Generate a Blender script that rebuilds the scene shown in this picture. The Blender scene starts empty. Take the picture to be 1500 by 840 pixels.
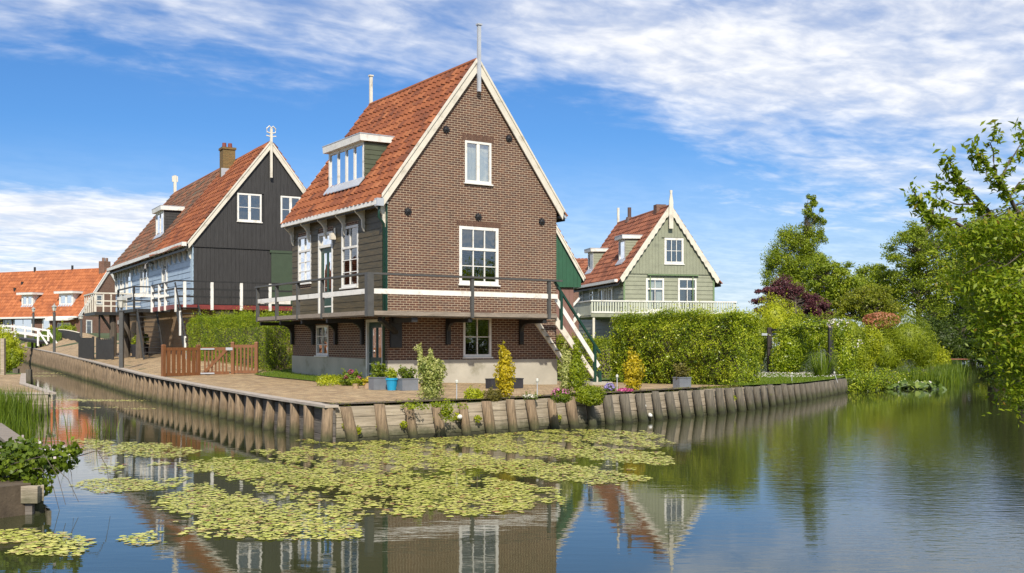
import bpy, bmesh, math, random
import numpy as np
from mathutils import Vector, Matrix
from mathutils.geometry import delaunay_2d_cdt
random.seed(7)
RNG = np.random.default_rng(11)
SC = bpy.context.scene
COL = SC.collection
R = math.radians

# ------------------------------------------------------------------ camera model of the place
F, CX, HY, EZ = 1577.0, 750.0, 506.0, 2.0        # focal length in photo pixels, principal column, horizon row, eye height over the water
def ray(px, py): return Vector(((px - CX) / F, 1.0, -(py - HY) / F))
def at(px, py, Y):
    d = ray(px, py); return Vector((d.x * Y, Y, EZ + d.z * Y))
def on_z(px, py, z):
    Y = F * (EZ - z) / (py - HY); return Vector(((px - CX) / F * Y, Y, z))

# ------------------------------------------------------------------ terrain
QL = [(-3.76, 22.2), (-5.66, 25.4), (-9.24, 32.1), (-14.1, 41.0), (-21.9, 56.8), (-35.0, 83.0), (-69.0, 150.0)]
QLZ = ([20, 22.2, 25.4, 32.1, 41, 56.8, 83, 150, 300], [.70, .70, .72, .75, .86, 1.04, 1.33, 1.98, 3.2])
QR = [(-3.62, 22.2), (-1.32, 23.7), (-.16, 24.6), (1.1, 25.9), (3.32, 28.16), (5.74, 30.9), (7.35, 33.3), (8.89, 36.0), (10.85, 39.4), (14.3, 46.0)]
QRZ = ([20, 31, 34, 39, 46, 60, 300], [.70, .72, .68, .57, .53, .45, .5])
BANK = [(16.6, 49.0), (20.4, 54.0), (25, 64), (30, 75.0), (38, 93.0), (52, 125.0), (75, 180.0)]
def sstep(a, b, x):
    t = min(1, max(0, (x - a) / (b - a))); return t * t * (3 - 2 * t)
def seg_dist(p, a, b):
    ax, ay = a; bx, by = b; dx, dy = bx - ax, by - ay
    t = max(0, min(1, ((p[0] - ax) * dx + (p[1] - ay) * dy) / (dx * dx + dy * dy)))
    return math.hypot(p[0] - ax - t * dx, p[1] - ay - t * dy)
def zland(x, y):
    wl = 1 - sstep(-.10, .03, x / max(y, 1))
    zl = float(np.interp(y, *QLZ)); zr = float(np.interp(y, *QRZ))
    if wl > 0 and y > 37:
        d = min(seg_dist((x, y), QL[i], QL[i + 1]) for i in range(len(QL) - 1))
        zl += .15 * min(max(d - .8, 0), 3) * sstep(38, 48, y)
        zl += 1.25 * sstep(70, 140, y) * min(1, d / 5)
    return zl * wl + zr * (1 - wl)
def G(px, py):
    z = .8
    for _ in range(60):
        Y = F * (EZ - z) / max(py - HY, 2); X = (px - CX) / F * Y
        z += .4 * (min(zland(X, Y), 1.95) - z)
    return Vector((X, Y, zland(X, Y)))

# ------------------------------------------------------------------ node helpers / materials
class N:
    def __init__(s, tree): s.t = tree; s.n = tree.nodes; s.l = tree.links
    def new(s, typ, **kw):
        nd = s.n.new(typ)
        for k, v in kw.items(): setattr(nd, k, v)
        return nd
    def put(s, sock, v):
        if isinstance(v, bpy.types.NodeSocket): s.l.new(v, sock)
        elif v is not None:
            try: sock.default_value = v
            except Exception: sock.default_value = tuple(v) + (1,)
    def math(s, op, a, b=None, c=None, clamp=False):
        nd = s.new('ShaderNodeMath', operation=op, use_clamp=clamp)
        s.put(nd.inputs[0], a); s.put(nd.inputs[1], b); s.put(nd.inputs[2], c); return nd.outputs[0]
    def sep(s, v):
        nd = s.new('ShaderNodeSeparateXYZ'); s.put(nd.inputs[0], v); return nd.outputs
    def comb(s, x, y, z):
        nd = s.new('ShaderNodeCombineXYZ'); s.put(nd.inputs[0], x); s.put(nd.inputs[1], y); s.put(nd.inputs[2], z); return nd.outputs[0]
    def noise(s, vec, scale, detail=4, rough=.55, dist=0):
        nd = s.new('ShaderNodeTexNoise'); s.put(nd.inputs['Vector'], vec)
        nd.inputs['Scale'].default_value = scale; nd.inputs['Detail'].default_value = detail
        nd.inputs['Roughness'].default_value = rough; nd.inputs['Distortion'].default_value = dist
        return nd.outputs['Fac']
    def scale(s, v, sc):
        nd = s.new('ShaderNodeMapping'); s.put(nd.inputs[0], v); nd.inputs['Scale'].default_value = sc; return nd.outputs[0]
    def ramp(s, fac, stops):
        nd = s.new('ShaderNodeValToRGB'); s.put(nd.inputs[0], fac); e = nd.color_ramp.elements
        while len(e) < len(stops): e.new(.5)
        for i, (p, c) in enumerate(stops): e[i].position = p; e[i].color = tuple(c) + (1,)
        return nd.outputs[0]
    def mix(s, fac, a, b, blend='MIX'):
        nd = s.new('ShaderNodeMix', data_type='RGBA', blend_type=blend)
        s.put(nd.inputs[0], fac); s.put(nd.inputs[6], a); s.put(nd.inputs[7], b); return nd.outputs[2]
    def rng(s, v, a, b, c=0., d=1., smooth=True):
        nd = s.new('ShaderNodeMapRange', interpolation_type='SMOOTHSTEP' if smooth else 'LINEAR')
        s.put(nd.inputs[0], v); s.put(nd.inputs[1], a); s.put(nd.inputs[2], b); s.put(nd.inputs[3], c); s.put(nd.inputs[4], d); return nd.outputs[0]
    def bump(s, h, strength, dist):
        nd = s.new('ShaderNodeBump'); s.put(nd.inputs['Height'], h)
        nd.inputs['Strength'].default_value = strength; nd.inputs['Distance'].default_value = dist; return nd.outputs[0]
def col3(c): return tuple(c) + (1,)
def newmat(name):
    m = bpy.data.materials.new(name); m.use_nodes = True
    n = N(m.node_tree); b = m.node_tree.nodes['Principled BSDF']
    return m, n, b
def objco(n): return n.new('ShaderNodeTexCoord').outputs['Object']
def paint(name, c, rough=.5, var=.12, scale=3., bump=.0, dirt=None, dscale=1.2, stretch=(1, 1, 1)):
    m, n, b = newmat(name); co = n.scale(objco(n), stretch)
    f = n.noise(co, scale, 5, .6)
    a = tuple(x * (1 - var) for x in c); d = tuple(min(.9, x * (1 + var)) for x in c)
    out = n.ramp(f, [(.3, a), (.7, d)])
    if dirt:
        g = n.noise(co, dscale, 6, .7); out = n.mix(n.rng(g, .52, .72), out, col3(dirt))
    n.put(b.inputs['Base Color'], out); b.inputs['Roughness'].default_value = rough
    if bump: n.put(b.inputs['Normal'], n.bump(n.noise(co, scale * 6, 4), bump, .01))
    return m
def wood(name, c1, c2, stretch=(14, 14, 1.2), rough=.8, bump=.5, moss=None, mossf=(.58, .72), tide=False):
    m, n, b = newmat(name); oc = objco(n)
    oi = n.new('ShaderNodeObjectInfo')
    v = n.new('ShaderNodeVectorMath', operation='ADD'); n.put(v.inputs[0], oc)
    n.put(v.inputs[1], n.comb(n.math('MULTIPLY', oi.outputs['Random'], 13), 0, n.math('MULTIPLY', oi.outputs['Random'], 7)))
    f = n.noise(n.scale(v.outputs[0], stretch), 1.6, 6, .65, .4)
    out = n.ramp(f, [(.28, c1), (.5, tuple((a + d) / 2 for a, d in zip(c1, c2))), (.72, c2)])
    big = n.noise(v.outputs[0], 1.7, 3)
    out = n.mix(n.rng(big, .35, .7, 0, .35), out, n.mix(.5, out, col3(c1)))
    if moss: out = n.mix(n.rng(n.noise(v.outputs[0], 3.3, 6, .7), mossf[0], mossf[1], 0, .85), out, col3(moss))
    if tide:
        pz = n.sep(n.new('ShaderNodeNewGeometry').outputs['Position'])[2]; edge_ = n.math('ADD', pz, n.math('MULTIPLY', n.math('SUBTRACT', n.noise(v.outputs[0], 4, 5, .7), .5), .35))
        out = n.mix(n.rng(edge_, .34, .06, 0, .85), out, (.045, .055, .018, 1)); out = n.mix(n.rng(edge_, .10, .0, 0, .8), out, (.022, .022, .012, 1))
    n.put(b.inputs['Base Color'], out); b.inputs['Roughness'].default_value = rough
    if bump: n.put(b.inputs['Normal'], n.bump(f, bump, .02))
    return m
def brickmat(name, c1, c2, mortar, bw=.22, rh=.075, ms=.009, rough=.85, flat=False, stain=None):
    m, n, b = newmat(name); x, y, z = n.sep(objco(n))
    v = n.comb(n.math('ADD', x, y), z, 0) if not flat else n.comb(x, y, 0)
    t = n.new('ShaderNodeTexBrick'); n.put(t.inputs['Vector'], v)
    t.inputs['Scale'].default_value = 1; t.inputs['Brick Width'].default_value = bw; t.inputs['Row Height'].default_value = rh
    t.inputs['Mortar Size'].default_value = ms; t.inputs['Mortar Smooth'].default_value = .3; t.inputs['Bias'].default_value = -.1
    t.inputs['Color1'].default_value = col3(c1); t.inputs['Color2'].default_value = col3(c2); t.inputs['Mortar'].default_value = col3(mortar)
    f = n.noise(v, .9, 6, .65)
    out = n.mix(n.rng(f, .3, .7, 0, .45), t.outputs['Color'], n.mix(1, t.outputs['Color'], (.68, .6, .55, 1), 'MULTIPLY'))
    if stain: out = n.mix(n.rng(n.noise(v, 1.6, 7, .7), .56, .76, 0, .6), out, col3(stain))
    st_ = n.noise(n.scale(v, (2.6, .35, 1)), 1.2, 6, .7); out = n.mix(n.rng(st_, .55, .75, 0, .4), out, n.mix(1, out, (.5, .46, .42, 1), 'MULTIPLY'))
    w2 = n.noise(n.scale(v, (4.6, 13.3, 1)), 1, 1, .5); out = n.mix(n.rng(w2, .35, .7, 0, .55), out, n.mix(1, out, (1.45, 1.25, 1.1, 1), 'MULTIPLY'))
    if flat:
        out = n.mix(n.rng(n.noise(v, 2.3, 7, .75), .40, .62, .75, 0), out, n.mix(1, out, (.55, .5, .45, 1), 'MULTIPLY')); out = n.mix(n.rng(n.noise(v, 7, 4, .7), .5, .7, 0, .5), out, n.mix(1, out, (1.5, 1.35, 1.1, 1), 'MULTIPLY')); out = n.mix(n.rng(n.noise(v, .45, 6, .7), .58, .72, 0, .55), out, (.12, .125, .06, 1))
    n.put(b.inputs['Base Color'], out); b.inputs['Roughness'].default_value = rough
    n.put(b.inputs['Normal'], n.bump(n.math('ADD', n.math('SUBTRACT', 1, t.outputs['Fac']), n.math('MULTIPLY', n.noise(v, 30, 3), .5)), .6, .008))
    return m
def tilemat(name, stops, moss=None, mossf=(.6, .75)):
    m, n, b = newmat(name)
    uv = n.new('ShaderNodeUVMap').outputs[0]; x, y, z = n.sep(uv)
    w = n.new('ShaderNodeTexWhiteNoise', noise_dimensions='2D')
    n.put(w.inputs['Vector'], n.comb(n.math('FLOOR', x), n.math('FLOOR', y), 0))
    f = n.math('ADD', n.math('MULTIPLY', w.outputs['Value'], .55), n.math('MULTIPLY', n.noise(uv, .35, 6, .7), .55))
    out = n.ramp(f, stops)
    out = n.mix(n.rng(n.noise(uv, 1.9, 4), .4, .75, 0, .4), out, n.mix(1, out, (.55, .5, .45, 1), 'MULTIPLY'))
    if moss: out = n.mix(n.rng(n.noise(uv, .33, 6, .75), mossf[0], mossf[1], 0, .9), out, col3(moss))
    n.put(b.inputs['Base Color'], out); b.inputs['Roughness'].default_value = .7
    n.put(b.inputs['Normal'], n.bump(n.noise(uv, 7, 3), .25, .01))
    return m
def leafmat(name, stops, trans=.35, rough=.45):
    m, n, b = newmat(name)
    a = n.new('ShaderNodeAttribute', attribute_name='rnd').outputs['Fac']
    c = n.ramp(a, stops)
    n.put(b.inputs['Base Color'], c); b.inputs['Roughness'].default_value = rough; b.inputs['Specular IOR Level'].default_value = .35
    tr = n.new('ShaderNodeBsdfTranslucent'); n.put(tr.inputs[0], n.mix(1, c, (1.1, 1.2, .5, 1), 'MULTIPLY'))
    mx = n.new('ShaderNodeMixShader'); mx.inputs[0].default_value = trans
    n.l.new(b.outputs[0], mx.inputs[1]); n.l.new(tr.outputs[0], mx.inputs[2])
    n.l.new(mx.outputs[0], m.node_tree.nodes['Material Output'].inputs[0])
    return m
def greens(*cs):
    k = len(cs); return [(i / max(1, k - 1), c) for i, c in enumerate(cs)]

M = {}
M['white'] = paint('white paint', (.76, .75, .71), .5, .07, 4, .1, (.5, .47, .40), 2.6)
M['cream'] = paint('cream paint', (.66, .62, .53), .55, .08, 3, .1, (.42, .38, .30), 2.4)
M['black'] = paint('black paint', (.022, .022, .022), .5, .3, 5)
M['grey'] = paint('grey paint', (.075, .075, .072), .5, .15, 5)
M['dkgreen'] = paint('dark green paint', (.012, .05, .035), .35, .2, 4)
M['iron'] = paint('black iron', (.016, .016, .018), .45, .3, 8)
M['redoxide'] = paint('red oxide paint', (.20, .035, .03), .5, .2, 4)
M['zinc'] = paint('zinc sheet', (.42, .45, .50), .35, .12, 2)
M['concrete'] = paint('concrete plinth', (.43, .405, .34), .85, .14, 1.2, .3, (.27, .255, .19), 1.0)
M['brick'] = brickmat('brown brick', (.118, .056, .036), (.078, .040, .031), (.42, .36, .27), stain=(.13, .085, .07))
M['brickfar'] = brickmat('red brown brick', (.16, .075, .05), (.12, .055, .04), (.3, .24, .19), bw=.24, rh=.08)
M['brickyellow'] = brickmat('yellow brick', (.25, .17, .09), (.19, .12, .06), (.35, .3, .22))
M['paving'] = brickmat('clay paving', (.55, .43, .25), (.27, .20, .125), (.20, .17, .11), bw=.24, rh=.12, ms=.008, flat=True, stain=(.44, .36, .22))
M['tile'] = tilemat('orange pantiles', [(.15, (.10, .034, .016)), (.42, (.20, .058, .021)), (.66, (.27, .082, .026)), (.95, (.36, .13, .05))], (.10, .075, .035), (.58, .78))
M['tileold'] = tilemat('old brown pantiles', [(.2, (.07, .038, .025)), (.5, (.17, .075, .04)), (.75, (.27, .105, .05)), (.95, (.33, .14, .07))], (.09, .085, .06), (.48, .62))
M['tilered'] = tilemat('red pantiles', [(.2, (.12, .045, .026)), (.5, (.23, .08, .042)), (.8, (.31, .115, .06)), (.95, (.36, .16, .09))], (.12, .08, .05), (.58, .75))
M['tilefar'] = tilemat('bright orange tiles', [(.2, (.25, .07, .022)), (.5, (.36, .105, .03)), (.9, (.46, .15, .05))])
M['siding'] = wood('dark varnished boards', (.040, .036, .016), (.125, .088, .036), (1, 1.5, 14), .5, .15)
M['blueboard'] = paint('pale blue boards', (.33, .43, .54), .45, .12, 2, .0, (.24, .33, .44), 1.5)
M['blackboard'] = wood('black tarred boards', (.020, .0195, .0195), (.046, .045, .045), (14, 14, 1), .6, .3)
M['greenboard'] = paint('sage green boards', (.27, .285, .205), .5, .10, 3, 0, (.21, .22, .16), 1.3)
M['bottle'] = paint('bottle green boards', (.015, .085, .04), .45, .15, 3)
M['dormgreen'] = paint('moss green boards', (.082, .098, .062), .5, .15, 3)
M['shutter'] = paint('olive shutter', (.05, .075, .045), .5, .1, 3)
M['gatewood'] = wood('reddish hardwood', (.13, .052, .020), (.26, .11, .042), (9, 9, 1.5), .55, .2)
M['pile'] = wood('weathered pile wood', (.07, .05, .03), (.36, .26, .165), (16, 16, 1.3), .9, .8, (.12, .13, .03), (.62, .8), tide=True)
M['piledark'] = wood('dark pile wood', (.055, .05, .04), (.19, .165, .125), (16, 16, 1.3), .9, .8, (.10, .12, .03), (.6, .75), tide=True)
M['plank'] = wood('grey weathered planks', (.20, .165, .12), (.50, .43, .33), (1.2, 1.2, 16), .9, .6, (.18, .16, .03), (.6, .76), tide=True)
M['plankdark'] = wood('dark plank wood', (.07, .06, .055), (.20, .175, .15), (1.2, 1.2, 16), .9, .6)  # darker wood for planking behind the left piles and the lower dock boards
M['cap'] = wood('cap plank', (.30, .255, .21), (.50, .44, .37), (2, 2, 10), .85, .4)
M['deckwood'] = wood('deck boards', (.16, .135, .11), (.34, .29, .235), (1.5, 12, 12), .85, .5)
M['soil'] = paint('dark soil', (.10, .075, .05), .95, .35, 5, .6)
M['grassbase'] = paint('lawn turf', (.09, .14, .022), .9, .3, 3, .5)
M['mud'] = paint('meadow soil', (.06, .08, .025), .95, .3, .3, .2)
M['bark'] = wood('bark', (.05, .04, .03), (.14, .115, .09), (8, 8, 1.2), .9, .9)
M['bluepot'] = paint('bright blue glaze', (.015, .28, .50), .3, .06, 3)
M['greypot'] = paint('grey zinc planter', (.17, .185, .21), .45, .15, 3)
M['darkpot'] = paint('dark plastic planter', (.03, .03, .036), .5, .2, 3)
M['clay'] = paint('clay pot', (.42, .3, .2), .8, .15, 4)
M['curtain'] = paint('net curtain', (.62, .62, .58), .9, .1, 6, stretch=(8, 8, .3))
M['lampglass'] = paint('milky lantern glass', (.62, .62, .56), .25, .05, 3)
M['steel'] = paint('galvanised tube', (.45, .46, .48), .3, .1, 4)
M['pvc'] = paint('white drain pipe', (.7, .7, .68), .4, .06, 4)
M['cloth'] = paint('blue cloth', (.35, .48, .62), .8, .1, 4)
M['redplastic'] = paint('red plastic', (.5, .04, .05), .4, .1, 4)
def glassmat():
    m, n, b = newmat('window glass')
    fr = n.new('ShaderNodeFresnel'); fr.inputs[0].default_value = 1.75
    tr = n.new('ShaderNodeBsdfTransparent'); tr.inputs[0].default_value = (.72, .78, .78, 1)
    gl = n.new('ShaderNodeBsdfGlossy'); gl.inputs['Roughness'].default_value = .015; gl.inputs[0].default_value = (.95, .97, 1, 1)
    n.put(gl.inputs['Normal'], n.bump(n.noise(objco(n), 1.6, 2), .25, .02))
    mx = n.new('ShaderNodeMixShader'); n.l.new(n.math('ADD', fr.outputs[0], .12, clamp=True), mx.inputs[0])
    n.l.new(tr.outputs[0], mx.inputs[1]); n.l.new(gl.outputs[0], mx.inputs[2])
    n.l.new(mx.outputs[0], m.node_tree.nodes['Material Output'].inputs[0]); return m
M['glass'] = glassmat()
L = {}
L['hedge'] = leafmat('hedge leaves', greens((.06, .11, .006), (.165, .24, .010), (.30, .38, .014), (.43, .47, .03)))
L['ivy'] = leafmat('ivy leaves', greens((.055, .10, .006), (.16, .235, .010), (.31, .38, .016), (.52, .54, .06)), .25, .35)
L['privet'] = leafmat('light green leaves', greens((.11, .16, .010), (.25, .31, .014), (.40, .44, .025)))
L['variegated'] = leafmat('variegated leaves', greens((.12, .17, .03), (.32, .36, .09), (.55, .55, .22), (.62, .60, .30)))
L['golden'] = leafmat('golden leaves', greens((.22, .20, .012), (.48, .38, .015), (.62, .48, .02), (.34, .33, .03)))
L['lime'] = leafmat('lime leaves', greens((.2, .25, .012), (.40, .44, .018), (.52, .52, .03)))
L['shrub'] = leafmat('shrub leaves', greens((.06, .10, .01), (.13, .19, .014), (.24, .30, .025)))
L['heath'] = leafmat('heath sprigs', greens((.08, .075, .02), (.17, .15, .03), (.22, .2, .05)))
L['purple'] = leafmat('purple plum leaves', greens((.06, .018, .022), (.12, .038, .048), (.2, .08, .09)), .2)
L['tree'] = leafmat('tree leaves', greens((.10, .145, .010), (.20, .27, .016), (.31, .37, .024), (.40, .44, .035)))
L['treefar'] = leafmat('far tree leaves', greens((.09, .135, .028), (.17, .235, .035), (.28, .34, .055)))
L['treedark'] = leafmat('dark tree leaves', greens((.03, .055, .010), (.07, .11, .014), (.13, .18, .02)))
L['treeyellow'] = leafmat('yellow green tree leaves', greens((.11, .14, .012), (.23, .26, .018), (.35, .34, .03)))
L['cherry'] = leafmat('cherry leaves', greens((.07, .12, .008), (.15, .225, .013), (.25, .33, .017), (.36, .40, .03), (.27, .13, .03)), .45)
L['coral'] = leafmat('coral young leaves', greens((.35, .12, .06), (.52, .22, .13), (.3, .2, .06)))
L['reed'] = leafmat('reed blades', greens((.05, .09, .008), (.11, .17, .012), (.2, .26, .025)))
L['grass'] = leafmat('grass blades', greens((.07, .12, .010), (.14, .21, .014), (.24, .31, .03)))
L['lily'] = leafmat('floating pads', greens((.24, .30, .035), (.47, .50, .075), (.62, .61, .15), (.57, .48, .17), (.36, .17, .07)), .1, .4)
L['lilydark'] = leafmat('water lily leaves', greens((.05, .09, .015), (.12, .18, .03), (.24, .3, .06)), .1, .3)
L['pink'] = leafmat('pink petals', greens((.55, .14, .35), (.7, .3, .5), (.62, .2, .42)))
L['magenta'] = leafmat('magenta petals', greens((.5, .06, .25), (.65, .14, .36)))
L['white'] = leafmat('white petals', greens((.7, .66, .62), (.78, .74, .74), (.7, .5, .55)))
L['lilac'] = leafmat('lilac petals', greens((.28, .22, .55), (.42, .35, .68)))
L['crimson'] = leafmat('hydrangea petals', greens((.38, .06, .12), (.5, .14, .2), (.45, .1, .35)))

# ------------------------------------------------------------------ mesh builders
class MB:
    def __init__(s): s.v = []; s.f = []; s.m = []; s.uv = {}; s.cur = 0
    def quadpts(s, pts):
        i = len(s.v); s.v += [tuple(p) for p in pts]; s.f.append(tuple(range(i, i + len(pts)))); s.m.append(s.cur); return s
    def hexa(s, p):
        i = len(s.v); s.v += [tuple(q) for q in p]
        for f in ((0, 3, 2, 1), (4, 5, 6, 7), (0, 1, 5, 4), (1, 2, 6, 5), (2, 3, 7, 6), (3, 0, 4, 7)):
            s.f.append(tuple(i + k for k in f)); s.m.append(s.cur)
        return s
    def box(s, x0, y0, z0, x1, y1, z1):
        return s.hexa([(x0, y0, z0), (x1, y0, z0), (x1, y1, z0), (x0, y1, z0), (x0, y0, z1), (x1, y0, z1), (x1, y1, z1), (x0, y1, z1)])
    def bar(s, p, q, w, h, up=(0, 0, 1)):
        p, q = Vector(p), Vector(q); d = (q - p).normalized(); up = Vector(up)
        if abs(d.dot(up)) > .98: up = Vector((0, 1, 0))
        a = d.cross(up).normalized() * w / 2; b = a.cross(d).normalized() * h / 2
        return s.hexa([p - a - b, p + a - b, p + a + b, p - a + b, q - a - b, q + a - b, q + a + b, q - a + b])
    def tube(s, pts, r, n=6, cap=True):
        pts = [Vector(p) for p in pts]; k = len(pts)
        if not hasattr(r, '__len__'): r = [r] * k
        base = len(s.v)
        for i, p in enumerate(pts):
            d = (pts[min(i + 1, k - 1)] - pts[max(i - 1, 0)]).normalized()
            a = d.orthogonal().normalized() if abs(d.z) < .95 else Vector((1, 0, 0))
            if abs(d.z) < .95: a = d.cross(Vector((0, 0, 1))).normalized()
            b = d.cross(a).normalized()
            for j in range(n):
                t = 2 * math.pi * j / n; s.v.append(tuple(p + (a * math.cos(t) + b * math.sin(t)) * r[i]))
        for i in range(k - 1):
            for j in range(n):
                s.f.append((base + i * n + j, base + i * n + (j + 1) % n, base + (i + 1) * n + (j + 1) % n, base + (i + 1) * n + j)); s.m.append(s.cur)
        if cap:
            s.f.append(tuple(base + j for j in range(n))); s.m.append(s.cur)
            s.f.append(tuple(base + (k - 1) * n + j for j in range(n))); s.m.append(s.cur)
        return s
    def lathe(s, c, prof, n=14):
        return s.tube([(c[0], c[1], c[2] + z) for r, z in prof], [max(r, .002) for r, z in prof], n)
    def prism(s, poly, fn, n0, n1):
        """poly in 2D, fn(a,b,n) -> xyz, extruded from n0 to n1"""
        i = len(s.v); k = len(poly)
        s.v += [tuple(fn(a, b, n0)) for a, b in poly] + [tuple(fn(a, b, n1)) for a, b in poly]
        s.f.append(tuple(range(i, i + k))); s.m.append(s.cur)
        s.f.append(tuple(range(i + k, i + 2 * k))); s.m.append(s.cur)
        for j in range(k):
            s.f.append((i + j, i + (j + 1) % k, i + k + (j + 1) % k, i + k + j)); s.m.append(s.cur)
        return s
    def build(s, name, mats, parent=None, smooth=False, recalc=True, loc=None):
        me = bpy.data.meshes.new(name); me.from_pydata(s.v, [], s.f)
        if not isinstance(mats, (list, tuple)): mats = [mats]
        for m in mats: me.materials.append(m)
        if len(mats) > 1: me.polygons.foreach_set('material_index', s.m)
        if recalc:
            bm = bmesh.new(); bm.from_mesh(me); bmesh.ops.recalc_face_normals(bm, faces=bm.faces); bm.to_mesh(me); bm.free()
        if smooth: me.polygons.foreach_set('use_smooth', [True] * len(me.polygons))
        me.update()
        o = bpy.data.objects.new(name, me); COL.objects.link(o)
        if parent is not None: o.parent = parent
        if loc is not None: o.location = loc
        return o
def tag(o, label=None, cat=None, group=None, kind=None):
    if label: o['label'] = label
    if cat: o['category'] = cat
    if group: o['group'] = group
    if kind: o['kind'] = kind
    return o
def thing(name, label, cat, loc=(0, 0, 0), rz=0, group=None):
    o = bpy.data.objects.new(name, None); COL.objects.link(o); o.empty_display_size = .2
    o.location = loc; o.rotation_euler = (0, 0, rz)
    return tag(o, label, cat, group)

# leaf clouds --------------------------------------------------------
def leaves_arr(P, Nn, size, aspect=.55, droop=.2):
    """one bent diamond per point"""
    k = len(P); Nn = Nn / (np.linalg.norm(Nn, axis=1, keepdims=True) + 1e-9)
    rv = RNG.normal(size=(k, 3)); t = np.cross(Nn, rv); t /= (np.linalg.norm(t, axis=1, keepdims=True) + 1e-9)
    b = np.cross(Nn, t)
    sz = (size * RNG.uniform(.6, 1.3, k))[:, None]
    v = np.empty((k, 4, 3))
    v[:, 0] = P - t * sz * .5; v[:, 2] = P + t * sz * .5 - Nn * sz * droop
    v[:, 1] = P + b * sz * aspect * .5 - Nn * sz * .06; v[:, 3] = P - b * sz * aspect * .5 - Nn * sz * .06
    return v
def leaf_mesh(name, chunks, mats, parent=None, extra=None, loc=None):
    """chunks: list of (V[k,n,3], rnd[k], mat index); extra: MB (own materials follow)"""
    vs, fs, rs, ms = [], [], [], []; off = 0
    if extra is not None and extra.v:
        vs.append(np.array(extra.v)); 
        for f, m in zip(extra.f, extra.m): fs.append([off + i for i in f]); rs.append(.45); ms.append(m)
        off += len(extra.v)
    for V, r, mi in chunks:
        k, n, _ = V.shape; vs.append(V.reshape(-1, 3))
        idx = (np.arange(k * n).reshape(k, n) + off).tolist(); fs += idx
        rs += list(np.clip(r, 0, 1)); ms += [mi] * k; off += k * n
    V = np.concatenate(vs)
    if loc is not None: V = V - np.array(loc)
    me = bpy.data.meshes.new(name); me.vertices.add(len(V)); me.vertices.foreach_set('co', V.ravel())
    tot = np.array([len(f) for f in fs]); st = np.concatenate([[0], np.cumsum(tot)[:-1]])
    me.loops.add(int(tot.sum())); me.polygons.add(len(fs))
    me.loops.foreach_set('vertex_index', np.concatenate([np.array(f) for f in fs]) if len(set(tot)) > 1 else np.array(fs).ravel())
    me.polygons.foreach_set('loop_start', st); me.polygons.foreach_set('loop_total', tot)
    for m in (mats if isinstance(mats, (list, tuple)) else [mats]): me.materials.append(m)
    me.polygons.foreach_set('material_index', ms)
    at_ = me.attributes.new('rnd', 'FLOAT', 'FACE'); at_.data.foreach_set('value', np.array(rs, dtype=np.float32))
    me.update(calc_edges=True); me.validate()
    o = bpy.data.objects.new(name, me); COL.objects.link(o)
    if parent is not None: o.parent = parent
    if loc is not None: o.location = loc
    return o
def unit(k):
    d = RNG.normal(size=(k, 3)); return d / np.linalg.norm(d, axis=1, keepdims=True)
def lump(d, seed, amp):
    r = np.random.default_rng(seed); s = np.zeros(len(d))
    for q in range(7):
        w = r.normal(size=3) * (2 + q * .9); s += np.sin(d @ w + r.uniform(0, 6)) / (1 + q * .35)
    return 1 + amp * s / 2.2
def blob(c, rad, k, size, shell=.35, amp=.16, seed=None, aspect=.55, outn=.8, up=.25):
    seed = int(RNG.integers(1e6)) if seed is None else seed
    d = unit(k); q = 1 - shell * RNG.random(k) ** 1.7
    P = np.array(c) + d * np.array(rad) * (q * lump(d, seed, amp))[:, None]
    n = d * outn + RNG.normal(size=(k, 3)) * .55 + np.array([0, 0, up])
    r = .45 + .28 * (lump(d, seed + 1, 1) - 1) + RNG.normal(size=k) * .17
    return leaves_arr(P, n, size, aspect), r
def core(mb, c, rad, mi=0, f=.72, n=10):
    """inner twig mass of a plant"""
    mb.cur = mi
    prof = [(math.sin(math.pi * i / 7), -math.cos(math.pi * i / 7)) for i in range(8)]
    base = len(mb.v)
    for r, z in prof:
        for j in range(n):
            t = 2 * math.pi * j / n
            mb.v.append((c[0] + rad[0] * f * max(r, .02) * math.cos(t), c[1] + rad[1] * f * max(r, .02) * math.sin(t), c[2] + rad[2] * f * z))
    for i in range(7):
        for j in range(n):
            mb.f.append((base + i * n + j, base + i * n + (j + 1) % n, base + (i + 1) * n + (j + 1) % n, base + (i + 1) * n + j)); mb.m.append(mi)
    return mb
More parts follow.
